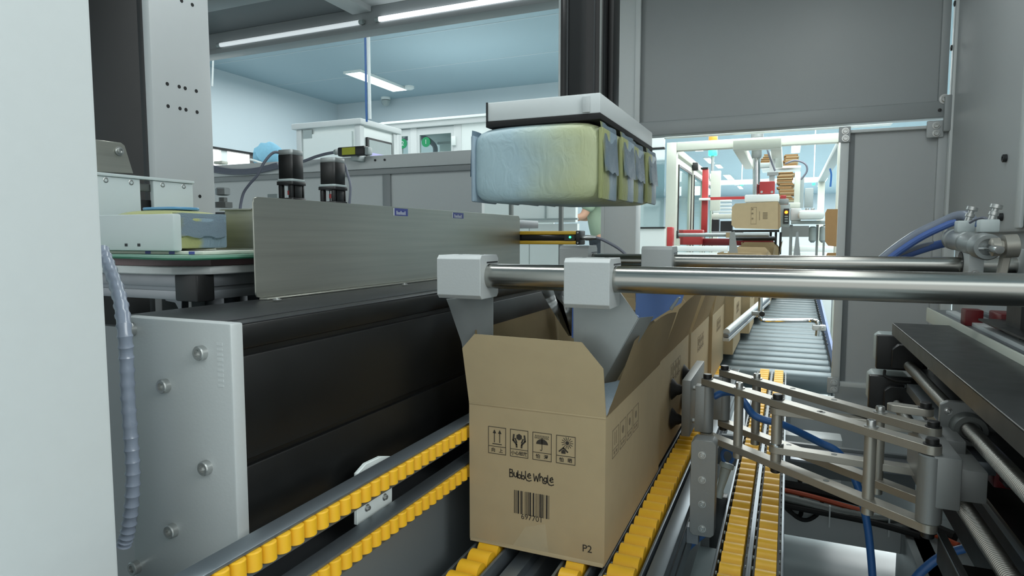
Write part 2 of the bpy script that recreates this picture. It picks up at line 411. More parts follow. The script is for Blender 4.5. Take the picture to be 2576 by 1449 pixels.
M().box(xa+.9, xb-.5, Y6+.5, Y6+.9, .4, zz-.04, .02).build('inner_tank', 'label_gray', t)
RB(M(), 1100, 356, 1140, 362, Y6+.6, .06).build('inner_shelf', 'paint_light', t)
# vertical pipe and air hose
Yp = 4.3; xp = P(927, 200, 'y', Yp).x; zb_ = P(930, 300, 'y', Yp).z
tag(M().cyl((xp+.006, Yp, zb_), (xp+.006, Yp, H), .013, 12).build('conduit_pipe', 'pipe_white'), 'thin white vertical conduit rising from the cabinet to the ceiling', 'pipe')
tag(M().tube([(xp-.016, Yp-.01, zb_-.02), (xp-.019, Yp-.01, 2.4), (xp-.016, Yp-.01, 2.75), (xp-.02, Yp-.01, H)], .009, 8).build('air_hose', 'blue_hose'), 'blue air hose tied along the thin white conduit', 'hose')
p = P(532, 160, 'y', 3.9)
tag(M().cyl((p.x, 3.9, p.z-.18), (p.x+.09, 3.9, H), .007, 8).build('hanger_rod', 'pipe_white'), 'thin white rod just right of the grey post under the light beam', 'rod')

# ------------------------------------------------------------------ enclosure of the packing machine
YE = 2.9
zbot = P(965, 62, 'y', YE).z-.005
zB0 = P(700, 113, 'y', YE).z; zB1 = zB0+.125
enc = thing('machine_enclosure', 'grey painted steel frame enclosing the packing machine, with LED tubes on its top beam', 'machine frame', (-1.3, YE, 0))
M().box(-4.2, -.62, YE, YE+.09, zB0+.032, zB1, .004).build('top_beam', 'paint_gray', enc)
M().box(-4.2, -.62, YE-.012, YE+.09, zB0, zB0+.03, .003).build('beam_lip', 'paint_gray', enc)
xbm = P(935, 60, 'y', YE).x
M().box(xbm-.12, xbm, -.2, YE-.002, zB1-.03, zB1+.06, .004).build('roof_beam', 'paint_light', enc)
M().box(-4.2, xbm-.12, -.2, YE+.09, zB1, zB1+.03).build('roof_panel', 'paint_gray_dark', enc)
M().box(-4.2, xbm-.12, YE-.5, YE-.38, zB1-.05, zB1, .004).build('roof_beam', 'paint_gray', enc)
M().box(xbm, .62, 1.7, YE+.09, zB1+.0, zB1+.03).build('roof_panel', 'paint_light', enc)
for (a, b, va, vb, mm_) in ((548, 915, 128, 68, 'tube_white'), (945, 1400, 58, -6, 'tube_lit')):
    xa = P(a, va, 'y', YE-.012).x; xb = P(b, vb, 'y', YE-.012).x
    t = thing('led_tube', 'right LED tube on the top beam, lit brightest' if a > 900 else 'left LED tube on the top beam, glowing faintly', 'light tube', ((xa+xb)/2, YE, zB0), 'LED tubes on the top beam')
    M().cyl((xa+.02, YE-.013, zB0+.046), (xb-.02, YE-.013, zB0+.046), .0125, 14).build('tube', mm_, t)
    for x in (xa, xb-.025): M().cyl((x, YE-.013, zB0+.046), (x+.025, YE-.013, zB0+.046), .0128, 12).build('end_cap', 'label_gray', t)
# lower rail of the left side opening with the panels beneath
xr = P(1212, 520, 'y', YE).x
zr1 = P(870, 398, 'y', YE).z; zr0 = P(870, 430, 'y', YE).z
t = thing('rear_rail_wall', 'grey sheet metal wall under a wide horizontal rail behind the motors', 'machine panel', (-2.4, YE, 0))
M().box(-4.4, xr+.0, YE-.03, YE+.12, zr0, zr1, .004).build('rail', 'paint_light', t)
xj = P(975, 480, 'y', YE).x
M().box(-4.4, xj-.01, YE+.0, YE+.03, .1, zr0).build('panel', 'paint_light', t)
M().box(xj+.01, xr, YE+.0, YE+.03, .1, zr0).build('panel', 'paint_light', t)
M().box(xj-.025, xj+.025, YE-.012, YE+.03, .1, zr0, .003).build('joint_strip', 'paint_gray', t)
M().box(-4.4, xr, YE-.022, YE, zr0-.03, zr0-.001, .003).build('lip', 'paint_gray', t)
for u, v_ in ((944, 403), (968, 402)): bolt(P(u, v_, 'y', YE-.031), (0, -1, 0), .006, .004, t, 'dark_steel', 'screw', False)
xs_ = P(700, 420, 'y', YE).x
cc = M(); 
for k in range(3):
    cc.tube([P(536, 420+5*k, 'y', YE-.05), P(580, 429+3*k, 'y', YE-.05), P(640, 427+3*k, 'y', YE-.05), P(700, 412+4*k, 'y', YE-.05)], .011, 8)
tag(cc.build('cable_bundle', 'cable_gray'), 'three grey cables sagging along the rail behind the left motor', 'cable')
o = RB(M(), 537, 405, 558, 412, YE-.0, .05, .004).build('terminal_block', 'paint_cream'); tag(o, 'small beige block on the rail beside the grey post', 'block')
RB
# right rear: column, panel, tube, side cover, door panel
XC0 = P(1520, 300, 'y', YE).x; XC1 = P(1606, 300, 'y', YE).x
M().box(XC0, XC1, YE-.02, YE+.08, 0, 2.55, .004).build('post', 'paint_light', enc)
M().box(XC1-.012, XC1+.012, YE-.035, YE-.02, 1.6, 2.55, .003).build('post_flange', 'paint_light', enc)
M().box(XC0-.004, XC0+.012, YE-.024, YE-.02, 0, 2.55).build('post_edge', 'paint_light', enc)
XR = P(2378, 280, 'y', YE).x
zq1 = P(1800, 297, 'y', YE).z; zq0 = P(1800, 334, 'y', YE).z
M().box(XC1, XR+.02, YE-.03, YE+.04, zq0, zq1, .006).build('cross_tube', 'paint_gray', enc)
t = M().box(XC1, XR, YE, YE+.03, zq1, 2.55).build('rear_panel', 'paint_gray', enc)
M().box(XR-.028, XR, YE-.02, YE, zq1, 2.55, .003).build('panel_flange', 'paint_gray', enc)
zc = P(2385, 285, 'y', YE-.035).z
M().box(XR-.012, XR+.014, YE-.05, YE-.03, P(2385, 330, 'y', YE-.05).z, P(2385, 237, 'y', YE-.05).z, .005).build('end_plate', 'paint_gray', enc)
bolt(P(2376, 249, 'y', YE-.03), (0, -1, 0), .012, .012, enc)
bolt(P(2364, 277, 'y', YE-.032), (0, -1, 0), .006, .002, enc, 'black_plastic', 'screw', False)
# the side wall of the enclosure (runs towards the camera)
XS = .545
t = thing('side_cover', 'tall grey side cover with rivets along its edge on the right', 'machine panel', (XS, 2.4, 0))
zlo = P(2560, 585, 'x', XS).z
M().box(XS, XS+.03, 1.99, YE-.055, zlo, 2.6, .012).build('upper_cover', 'paint_gray_light', t)
M().box(XS-.012, XS+.0, 1.99, 2.03, zlo+.01, 2.6, .006).build('edge_trim', 'paint_light', t)
M().box(XS+.03, XS+.05, .9, YE-.055, 0, 2.6).build('lower_wall', 'paint_gray_light', t)
M().box(XS-.006, XS+.03, YE-.05, YE-.005, 0, 2.6, .004).build('corner_trim', 'paint_light', t)
for u, v_ in ((2407, 8), (2398, 120), (2531, 398), (2378, 556), (2377, 445), (2521, 546)):
    bolt(P(u, v_, 'x', XS-.001), (-1, 0, 0), .011, .009, t, 'dark_steel', 'rivet', False)
# lower door panel
xd0 = P(2105, 600, 'y', YE).x; xd1 = P(2368, 600, 'y', YE).x
zd1 = P(2240, 322, 'y', YE-.01).z; zd0 = P(2200, 978, 'y', YE-.01).z
t = thing('door_panel', 'tall plain grey door panel hanging below the cross tube at the right', 'machine panel', ((xd0+xd1)/2, YE, zd0))
M().box(xd0+.03, xd1-.03, YE-.0, YE+.01, zd0+.02, zd1-.012).build('sheet', 'paint_gray_light', t)
M().box(xd0, xd0+.03, YE-.02, YE+.01, zd0, zd1, .003).build('side_flange', 'paint_light', t)
M().box(xd1-.03, xd1, YE-.02, YE+.01, zd0, zd1, .003).build('side_flange', 'paint_gray_light', t)
M().box(xd0+.03, xd1-.03, YE-.02, YE+.01, zd1-.012, zd1, .003).build('top_flange', 'paint_light', t)
M().box(xd0+.03, xd1-.03, YE-.02, YE+.01, zd0, zd0+.02, .003).build('bottom_flange', 'paint_light', t)
M().box(xd0+.031, xd0+.05, YE-.004, YE+.0, zd0+.02, zd1-.012).build('fold', 'paint_gray_dark', t)
for (a, b, c, d) in ((2110, 318, 2140, 358), (2331, 303, 2375, 346), (2081, 950, 2110, 990)):
    br = RB(M(), a, b, c, d, YE-.03, .008, .006).build('hinge_bracket', 'paint_gray_light', t)
    n = 2
    for k in range(n):
        bolt(P((a+c)/2+2, b+(d-b)*(.3+.45*k), 'y', YE-.031), (0, -1, 0), .009, .008, br, 'screw_steel', 'bolt', True)

# white machine panels seen through the gap behind the gripper
t = thing('white_machine_side', 'white panelled machine side seen under the lifted packs', 'machine', (-1.3, 4.2, 0))
RB(M(), 1216, 480, 1448, 560, 4.2, .05).build('upper_panel', 'paint_white', t)
RB(M(), 1210, 563, 1330, 1070, 4.2, .05).build('lower_panel', 'paint_white', t)
RB(M(), 1332, 563, 1450, 1080, 4.2, .05).build('lower_panel', 'paint_white', t)
RB(M(), 1205, 550, 1452, 554, 4.16, .03).build('ledge', 'label_gray', t)
RB(M(), 1370, 470, 1374, 550, 4.19, .01).build('joint', 'label_gray', t)
t = thing('steel_post', 'slim stainless post left of the light curtain end', 'post', P(1408, 600, 'y', 3.6))
RB(M(), 1404, 440, 1412, 1154, 3.6, .03).build('shaft', 'steel_dull', t)
t = thing('steel_post', 'slim stainless post behind the top corner of the guard plate', 'post', P(1284, 600, 'y', 3.6))
RB(M(), 1280, 440, 1287, 1140, 3.6, .03).build('shaft', 'steel_dull', t)

# light curtain
YL = 2.3
xa = P(1285, 600, 'y', YL).x; xb = P(1450, 600, 'y', YL).x; zc = P(1390, 598, 'y', YL).z; hh = .0255
t = thing('light_curtain', 'yellow and black safety light curtain bar with a green lamp', 'sensor', ((xa+xb)/2, YL, zc))
M().box(xa, xb, YL, YL+.05, zc-hh*.45, zc+hh*.45, .002).build('window_strip', 'black_gloss', t)
M().box(xa, xb, YL-.006, YL+.055, zc+hh*.45, zc+hh, .003).build('profile', 'sensor_yellow', t)
M().box(xa, xb, YL-.006, YL+.055, zc-hh, zc-hh*.45, .003).build('profile', 'sensor_yellow', t)
M().box(xb, xb+.017, YL-.01, YL+.058, zc-hh*1.05, zc+hh*1.05, .004).build('end_cap', 'black_plastic', t)
M().box(xb-.045, xb-.004, YL-.008, YL, zc-hh*.42, zc+hh*.42).build('display', 'dark_steel', t)
M().cyl((xb-.022, YL-.012, zc+.002), (xb-.022, YL-.006, zc+.002), .004, 12).build('lamp', 'led_green', t)
for s_ in (-1, 1): bolt((xb+.009, YL-.01, zc+s_*hh*.75), (0, -1, 0), .0035, .003, t, 'steel_chrome', 'screw', False)
M().lathe((xb+.017, YL+.02, zc), (1, 0, 0), [(0, .008), (.012, .008), (.013, .011), (.03, .011), (.04, .008), (.055, .007)], 14).build('connector', 'screw_steel', t)
tag(M().tube([(xb+.07, YL+.02, zc), P(1520, 605, 'y', YL+.02), P(1560, 628, 'y', YL+.02), P(1590, 660, 'y', YL+.02), P(1600, 700, 'y', YL+.02), P(1602, 760, 'y', YL+.02)], .0055, 8).build('sensor_cable', 'cable_gray'), 'grey cable curving down from the light curtain connector', 'cable')

# ================================================================== THE FAR HALL
YF = 5.6
xp0 = P(1675, 480, 'y', YF).x; xp1 = P(1700, 480, 'y', YF).x
zb1 = P(1800, 352, 'y', YF).z; zb0 = P(1800, 374, 'y', YF).z
XFR = P(2112, 480, 'y', YF).x
ff = thing('carton_machine_frame', 'white painted open frame of the far carton machine seen through the opening', 'machine frame', ((xp0+XFR)/2, YF, 0))
M().box(xp0, xp1, YF, YF+.09, 0, zb1, .005).build('post', 'paint_cream', ff)
M().box(XFR-.02, XFR+.06, YF, YF+.09, 0, zb1, .005).build('post', 'paint_cream', ff)
M().box(xp1, XFR-.02, YF, YF+.09, zb0, zb1, .005).build('front_beam', 'paint_cream', ff)
M().box(xp0-.5, XFR+.3, YF-.3, YF-.2, P(1800, 338, 'y', YF-.3).z, P(1800, 310, 'y', YF-.3).z).build('header', 'paint_white', ff)
YFB = 9.2
M().box(xp0, xp1, YF+.09, YFB, zb0-.02, zb1-.03, .004).build('side_beam', 'paint_cream', ff)
M().box(XFR-.02, XFR+.06, YF+.09, YFB, zb0-.02, zb1-.03, .004).build('side_beam', 'label_gray', ff)
M().box(xp0, XFR+.06, YFB, YFB+.09, zb0-.02, zb1-.03, .004).build('rear_beam', 'paint_white', ff)
M().box(xp0, xp1, YFB, YFB+.09, 0, zb0-.02).build('post', 'paint_cream', ff)
M().box(XFR-.02, XFR+.06, YFB, YFB+.09, 0, zb0-.02).build('post', 'paint_cream', ff)
for k, (ya, yb) in enumerate(((5.72, 6.6), (6.72, 7.6), (7.72, 8.6))):
    d = thing('glass_door', ('nearest', 'middle', 'farthest')[k]+' framed glass door on the left side of the far carton machine', 'glass door', (xp1, (ya+yb)/2, .9), 'glass side doors of the far machine')
    f = M(); e = .05; zt = zb0-.05; x0 = xp1-.035; x1 = xp1-.005
    f.box(x0, x1, ya, yb, zt-e, zt); f.box(x0, x1, ya, yb, .8, .8+e); f.box(x0, x1, ya, ya+e, .8+e, zt-e); f.box(x0, x1, yb-e, yb, .8+e, zt-e)
    f.build('door_frame', 'paint_cream', d)
    g = M(); g.box(x1, x1+.008, ya+e-.02, ya+e, .8+e, zt-e); g.box(x1, x1+.008, yb-e, yb-e+.02, .8+e, zt-e); g.box(x1, x1+.008, ya+e, yb-e, zt-e-.02, zt-e)
    g.build('seal', 'black_plastic', d)
    M().box(x0+.012, x0+.018, ya+e, yb-e, .8+e, zt-e).build('pane', 'glass_pane', d)
    M().box(xp1-.01, xp1+.05, yb, yb+.07, zt-.02, zt+.06, .01).build('hinge', 'black_plastic', d)
# glass partition left of the frame
t = thing('glass_partition', 'glass partition above a white base left of the far carton machine', 'partition', P(1632, 640, 'y', 5.3))
RB(M(), 1596, 575, 1671, 720, 5.3, .06).build('base_panel', 'paint_white', t)
RB(M(), 1596, 571, 1671, 575, 5.29, .05).build('ledge', 'black_plastic', t)
RB(M(), 1596, 372, 1671, 376, 5.29, .05).build('top_seal', 'black_plastic', t)
RB(M(), 1596, 376, 1671, 571, 5.32, .006).build('pane', 'glass_pane', t)
RB(M(), 1590, 330, 1671, 372, 5.3, .05).build('header', 'paint_white', t)
# red frame
t = thing('red_feeder_frame', 'red painted frame with an upright post inside the far machine', 'machine frame', P(1773, 620, 'y', 6.6))
RB(M(), 1677, 571, 1691, 620, 5.45, .1, .006).build('leg', 'red_paint', t)
RB(M(), 1765, 425, 1780, 585, 6.6, .07, .005).build('post', 'red_paint', t)
RB(M(), 1763, 421, 1781, 425, 6.59, .09).build('post_cap', 'black_plastic', t)
RB(M(), 1780, 495, 1876, 502, 6.7, .05).build('cross_bar', 'red_paint', t)
RB(M(), 1691, 578, 1765, 616, 6.2, .2, .01).build('base_beam', 'red_paint', t)
RB(M(), 1765, 600, 1945, 618, 6.3, .2, .01).build('base_beam', 'red_dark', t)
RB(M(), 1758, 498, 1786, 504, 6.55, .05, .004).build('clamp', 'paint_white', t)
t = thing('feeder_roller', 'long grey roller bar above the red base beam of the far machine', 'roller', P(1770, 592, 'y', 5.7))
M().cyl(P(1702, 591, 'y', 5.7), P(1935, 591, 'y', 5.7), .016, 14).build('roller_tube', 'galvanised', t)
RB(M(), 1691, 580, 1706, 600, 5.68, .06, .005).build('bearing', 'dark_steel', t)
RB(M(), 1691, 600, 1708, 622, 5.68, .06).build('bearing_stand', 'paint_cream', t)
RB(M(), 1826, 585, 1838, 598, 5.66, .05).build('bearing', 'kraft_dark', t)
# lifting frame
t = thing('lifting_frame', 'white lifting frame hanging from the front beam of the far machine', 'machine frame', P(1905, 366, 'y', 5.5))
YL2 = 5.45
x0 = P(1844, 365, 'y', YL2).x; x1 = P(1965, 365, 'y', YL2).x
zt = P(1905, 350, 'y', YL2).z; zb = P(1905, 375, 'y', YL2).z
M().box(x0, x1, YL2, YL2+.08, zb, zt, .005).build('front_beam', 'paint_cream', t)
M().box(x0, x0+.08, YL2+.08, 7.0, zb, zt, .005).build('side_arm', 'paint_cream', t)
M().box(x1-.08, x1, YL2+.08, 7.0, zb, zt, .005).build('side_arm', 'paint_cream', t)
M().box(x0+.08, x1-.08, 6.9, 7.0, zb, zt-.03, .005).build('rear_bar', 'label_gray', t)
M().cyl(P(1905, 346, 'y', 5.8), P(1905, 336, 'y', 5.8), .05, 12).build('joint', 'galvanised', t)
t = thing('lift_guide_rod', 'chrome vertical lift rod carrying the suction head of the far machine', 'rod', P(1903, 440, 'y', 5.9))
M().cyl(P(1903, 490, 'y', 5.9), P(1903, 377, 'y', 5.9), .03, 14).build('rod', 'steel_chrome', t)
M().lathe(P(1903, 398, 'y', 5.9), (0, 0, 1), [(0, .038), (.02, .042), (.07, .042), (.075, .06), (.085, .06)], 14).build('bushing', 'galvanised', t)
t = thing('lift_guide_rod', 'short white guide column behind the chrome lift rod', 'rod', P(1943, 440, 'y', 6.2))
RB(M(), 1936, 380, 1950, 455, 6.2, .05).build('rod', 'paint_light', t)
RB(M(), 1930, 433, 1958, 441, 6.15, .06).build('clamp', 'galvanised', t)
c = tag(M().tube([P(1930, 375, 'y', 6.0), P(1938, 400, 'y', 6.0), P(1950, 430, 'y', 6.0)], .009, 6).build('cable', 'cable_gray'), 'dark cable slanting down inside the lifting frame', 'cable')
c = tag(M().tube([P(1975, 412, 'y', 6.1), P(2000, 404, 'y', 6.1), P(2025, 412, 'y', 6.1), P(2030, 430, 'y', 6.1), P(2015, 452, 'y', 6.1)], .009, 6).build('cable', 'cable_gray'), 'grey cable arching right of the lifting frame', 'cable')
c = tag(M().tube([P(2088, 424, 'y', 6.4), P(2091, 440, 'y', 6.4), P(2089, 470, 'y', 6.4)], .009, 6).build('cable', 'blue_hose'), 'blue cable hanging by the right post of the far machine', 'cable')
# suction head and held carton
t = thing('vacuum_lifter', 'white suction head with a red cover holding up a flat carton', 'machine head', P(1915, 490, 'y', 5.75))
RB(M(), 1873, 489, 1960, 508, 5.7, .25, .01).build('head_block', 'paint_white', t)
r = RB(M(), 1910, 456, 1949, 488, 5.74, .08, .008).build('red_cover', 'red_paint', t)
for u in (1916, 1942): bolt(P(u, 483, 'y', 5.739), (0, -1, 0), .01, .006, r, 'screw_steel', 'bolt', False)
RB(M(), 1905, 465, 1910, 487, 5.76, .06).build('side_lug', 'red_dark', t)
RB(M(), 1963, 491, 1978, 500, 5.9, .05, .004).build('valve', 'red_paint', t)
RB(M(), 1960, 500, 1984, 514, 5.85, .08, .004).build('bracket', 'galvanised', t)
t = thing('held_carton', 'kraft carton held up by the white suction head of the far machine', 'carton', P(1900, 545, 'y', 5.7))
pp = [P(u, v_, 'y', 5.68) for u, v_ in ((1850, 512), (1957, 507), (1957, 577), (1849, 574), (1840, 566), (1841, 521))]
M().prism(pp, (0, .03, 0)).build('panel', 'kraft', t)
M().prism([P(1957, 507, 'y', 5.69), P(1963, 516, 'y', 5.69), P(1963, 570, 'y', 5.69), P(1957, 577, 'y', 5.69)], (0, .3, 0)).build('side_panel', 'kraft_dark', t)  # darker kraft puts the shade of this side into its colour
pk = M()
for u, v_ in ((1893, 526), (1893, 537), (1893, 550)): pk.cyl(P(u, v_, 'y', 5.679), P(u, v_, 'y', 5.6785), .008, 8)
for k in range(6): RB(pk, 1919, 534+k*3, 1931, 535.6+k*3, 5.6785, .0008)
RB(pk, 1910, 532, 1911.5, 554, 5.6785, .0008)
for (a, b, c_, d) in ((1889, 521, 1903, 521.6), (1889, 563, 1903, 563.6), (1902.4, 521, 1903, 563.6), (1889, 521, 1889.6, 563.6)): RB(pk, a, b, c_, d, 5.6785, .0008)
pk.build('print', 'print_ink_side', t)
# flat carton stacks
def stack(u0, u1, v0, v1, y, n, label):
    t = thing('carton_stack', label, 'carton stack', P((u0+u1)/2, v1, 'y', y))
    x0 = P(u0, (v0+v1)/2, 'y', y).x; x1 = P(u1, (v0+v1)/2, 'y', y).x
    zt = P((u0+u1)/2, v0, 'y', y).z; zb = P((u0+u1)/2, v1, 'y', y).z; dz = (zt-zb)/n
    for k in range(n):
        a = random.uniform(-.02, .02)
        M().box(x0+a, x1+a, y+random.uniform(0, .02), y+.35, zb+k*dz, zb+(k+.86)*dz).build('carton_sheet', 'kraft_stack' if k % 3 else 'kraft', t)
stack(1918, 1952, 387, 418, 7.4, 12, 'stack of flat kraft cartons between the arms of the lifting frame')
stack(1974, 2007, 387, 418, 7.4, 12, 'stack of flat kraft cartons at the top right of the lifting frame')
stack(1958, 1996, 432, 505, 7.3, 24, 'tallest stack of flat kraft cartons behind the red cover')
# grey magazine that the stacks stand in
t = thing('carton_magazine', 'upright white and grey magazine right of the tall carton stack', 'magazine', P(2006, 480, 'y', 6.5))
RB(M(), 1998, 432, 2013, 522, 6.5, .06, .005).build('upright', 'paint_cream', t)
RB(M(), 2013, 445, 2022, 522, 6.55, .1).build('guide_plate', 'label_gray', t)
RB(M(), 1985, 510, 2013, 524, 6.48, .06, .005).build('foot', 'paint_cream', t)
RB(M(), 2024, 473, 2046, 522, 6.8, .05, .006).build('rear_plate', 'label_gray', t)
RB(M(), 1915, 418, 2015, 423, 7.35, .45).build('shelf', 'paint_white', t)
t = thing('control_unit', 'grey control unit with a small orange lamp right of the held carton', 'control box', P(1973, 545, 'y', 6.0))
RB(M(), 1960, 512, 1987, 570, 6.0, .15, .006).build('housing', 'label_gray', t)
RB(M(), 1971, 525, 1985, 563, 5.99, .01).build('face', 'dark_steel', t)
p = P(1978, 534, 'y', 5.99); M().cyl(p, p+Vector((0, -.012, 0)), .013, 14).build('lamp', 'led_orange', t)
for k in range(3): RB(M(), 1974, 543+k*6, 1982, 546+k*6, 5.985, .008).build('terminal', 'label_gray', t)
t = thing('belt_guard', 'long white rounded belt guard right of the control unit', 'guard', P(2040, 540, 'y', 6.0))
RB(M(), 1988, 524, 2016, 555, 6.0, .1, .01).build('plate', 'paint_light', t)
RB(M(), 2008, 528, 2075, 552, 5.9, .15, .03).build('cover', 'paint_white', t)
RB(M(), 1990, 555, 2078, 563, 6.0, .2, .005).build('ledge', 'label_gray', t)
for u in (2030, 2044): bolt(P(u, 530, 'y', 5.95), (0, 0, 1), .015, .02, t)
for (a, b) in ((1985, 1993), (2052, 2058), (2070, 2075)):
    RB(M(), a, 565, b, 660, 6.1, .04).build('leg', 'galvanised', t)
for (a, b) in ((2038, 2050), (2064, 2077)):
    p = P((a+b)/2, 590, 'y', 6.05); M().lathe(p, (0, 0, 1), [(-.07, .012), (-.05, .03), (.06, .03), (.07, .015)], 14).build('air_filter', 'label_gray', t)
t = thing('inner_machinery', 'dark jumble of shafts and boxes under the held carton', 'machinery', P(1900, 600, 'y', 6.4))
RB(M(), 1790, 552, 1808, 582, 6.5, .1).build('motor', 'black_plastic', t)
RB(M(), 1812, 556, 1842, 582, 6.5, .1).build('motor', 'black_plastic', t)
RB(M(), 1790, 538, 1842, 550, 6.6, .1, .005).build('cover', 'paint_cream', t)
RB(M(), 1790, 582, 1870, 586, 6.4, .1).build('rail', 'steel_chrome', t)
M().cyl(P(1835, 600, 'y', 6.2), P(1950, 600, 'y', 6.2), .02, 12).build('shaft', 'dark_steel', t)
RB(M(), 1840, 578, 1960, 584, 6.3, .2).build('carriage', 'dark_steel', t)
for u in (1935, 1948, 1960): RB(M(), u, 584, u+6, 640, 6.5, .05).build('strut', 'dark_steel', t)
RB(M(), 1965, 568, 2035, 596, 6.9, .1).build('rear_plate', 'steel_dull', t)
RB(M(), 1787, 430, 1812, 530, 7.4, .05, .004).build('side_box', 'paint_cream', t)
for k in range(5): RB(M(), 1793, 503+k*9, 1840, 508+k*9, 8.0, .05, .004).build('roller', 'paint_light', t)
# white low side panels
t = thing('low_white_panel', 'low white side panels in front of the far carton machine', 'panel', P(1900, 640, 'y', 5.2))
RB(M(), 1690, 619, 1830, 633, 5.35, .04, .003).build('panel', 'paint_white', t)
RB(M(), 1690, 635, 1830, 700, 5.35, .04, .003).build('panel', 'paint_white', t)
RB(M(), 1988, 619, 2098, 633, 6.9, .04, .003).build('panel', 'paint_white', t)
RB(M(), 1988, 635, 2098, 860, 6.9, .04, .003).build('panel', 'paint_white', t)
for (a, b, c_, d, y, lb) in ((1836, 1848, 1832, 1862, 4.9, 'grey tapered guide blade left of the carton flaps'), (2003, 2008, 1992, 2016, 4.9, 'tall grey tapered guide blade right of the carton flaps')):
    bl = M().prism([P(a, 585, 'y', y), P(b, 582, 'y', y), P(d, 672, 'y', y), P(c_, 672, 'y', y)], (0, .006, 0)).build('guide_fin', 'galvanised')
    tag(bl, lb, 'guide blade')
# hanging brown cartons at the right edge of the opening
for (a, b, c_, d, y, lb) in ((2076, 526, 2098, 618, 5.0, 'dark brown carton half hidden behind the left edge of the door panel'), (2077, 636, 2098, 665, 5.0, 'lower brown carton half hidden behind the left edge of the door panel')):
    e = 5
    pp = [P(u, v_, 'y', y) for u, v_ in ((a+e, b), (c_+30, b), (c_+30, d+e), (a+e*1.5, d), (a, d-e*2), (a, b+e*2))]
    t = thing('brown_carton', lb, 'carton', pp[0])
    M().prism(pp, (0, .02, 0)).build('panel', 'kraft_stack', t)
    M().prism([q+Vector((.08, .03, .01)) for q in pp], (0, .02, 0)).build('panel', 'kraft_dark', t)
# beacon and signs
t = thing('signal_beacon', 'stacked signal lamp with orange top and lit green bottom', 'signal lamp', P(1793, 392, 'y', 9.0))
p0 = P(1793, 392, 'y', 9.0); r = .052
for k, m_ in enumerate(('beacon_green', 'beacon_orange', 'beacon_orange')):
    M().lathe(p0+Vector((0, 0, k*.092)), (0, 0, 1), [(0, r), (.01, r*1.1), (.08, r*1.1), (.09, r)], 16).build('lens', m_, t)
M().cyl((p0.x, p0.y, .0), p0, .02, 10).build('stem', 'galvanised', t)
for (u, v_, y, lb) in ((1866, 462, 16, 'far green sign left of the lifting rod'), (2047, 461, 14, 'far green sign between the magazine and the right lights')):
    t = thing('green_sign', lb, 'sign', P(u, v_, 'y', y))
    RB(M(), u-4, v_-5, u+4, v_+5, y, .05, .01).build('sign_box', 'sign_green', t)
    pq = P(u, v_-5, 'y', y); M().cyl((pq.x, y+.02, pq.z), (pq.x, y+.02, H), .01, 6).build('hanger', 'paint_white', t)

# ================================================================== ROLLER CONVEYOR AND CARTON ROW
YC0 = 3.47
def zconv(y): return .62+max(0, y-YC0)*.058
def xrow(y): return -.32+max(0, y-3.0)*.078
rc = thing('roller_conveyor', 'steel roller conveyor running back to the far machine beside the cartons', 'conveyor', (-.2, 5, 0))
rm = M().cyl((-.44, 0, 0), (.44, 0, 0), .055, 20, ch=.006)
me = mesh_of(rm, 'roller', 'roller_steel')
k = 0; y = YC0+.05
while y < 6.8:
    place('roller', me, (-.215, y, zconv(y)-.055), rc); y += .135; k += 1
sr = M()
for x in (-.69, .24):
    sr.prism([(x, YC0-.03, .44), (x, YC0-.03, .60), (x, 6.85, zconv(6.85)-.02), (x, 6.85, zconv(6.85)-.18)], (.03, 0, 0))
sr.build('side_frame', 'paint_gray_dark', rc)
for y in (3.7, 6.7):
    for x in (-.68, .235): M().box(x, x+.04, y, y+.06, 0, zconv(y)-.1).build('leg', 'paint_gray_dark', rc)
# blue guide strip
t = thing('blue_guide_strip', 'blue perforated guide strip along the right edge of the roller conveyor', 'guide strip', (.25, 4.5, .7))
a, b = 3.3, 6.7
pts = [(.222, a, zconv(a)+.03), (.222, a, zconv(a)+.085), (.235, b, zconv(b)+.16), (.235, b, zconv(b)+.02)]
M().prism(pts, (.012, 0, 0)).build('strip', 'blue_strip', t)
hs = M()
for k in range(27):
    y = 3.9+k*.1; hs.box(.219, .222, y, y+.05, zconv(y)+.06, zconv(y)+.066)
hs_o = hs.build('slot', 'dark_steel', t); hs_o['kind'] = 'stuff'
# aluminium guide rail in front of the cartons
pa = P(1826, 846, 'y', 3.0); pb = P(1932, 752, 'y', 4.3)
d = (pb-pa); n = Vector((0, 0, 1)); s_ = d.cross(n).normalized()
def rect(c, w_, h_, off=0): return [c-s_*w_/2+n*(off-h_/2), c+s_*w_/2+n*(off-h_/2), c+s_*w_/2+n*(off+h_/2), c-s_*w_/2+n*(off+h_/2)]
t = thing('guide_rail', 'aluminium guide rail with a grey rubber face along the cartons', 'guide rail', pa)
M().prism([q for q in rect(pa, .03, .016, -.016)], d, .002).build('lower_profile', 'aluminium_matte', t)
M().prism([q for q in rect(pa, .024, .016, .003)], d, .002).build('web', 'profile_alu', t)
g = M(); g.cyl(pa+n*.018-d.normalized()*-.01, pb+n*.018, .015, 12); g.build('rubber_face', 'paint_light', t)
t = thing('rail_bracket', 'bent round steel rod with clamps holding the guide rail', 'bracket', P(1912, 800, 'y', 3.5))
yy = 3.5
M().tube([P(1914, 700, 'y', yy), P(1913, 760, 'y', yy), P(1912, 788, 'y', yy), P(1915, 801, 'y', yy), P(1926, 806, 'y', yy), P(1980, 806, 'y', yy), P(2035, 806, 'y', yy), P(2052, 808, 'y', yy-.02), P(2058, 816, 'y', yy-.03), P(2056, 845, 'y', yy-.03)], .011, 10).build('rod', 'steel_chrome', t)
RB(M(), 1890, 784, 1922, 795, yy-.03, .04, .004).build('clamp', 'galvanised', t)
RB(M(), 2044, 819, 2078, 832, yy-.06, .05, .004).build('clamp', 'aluminium_matte', t)
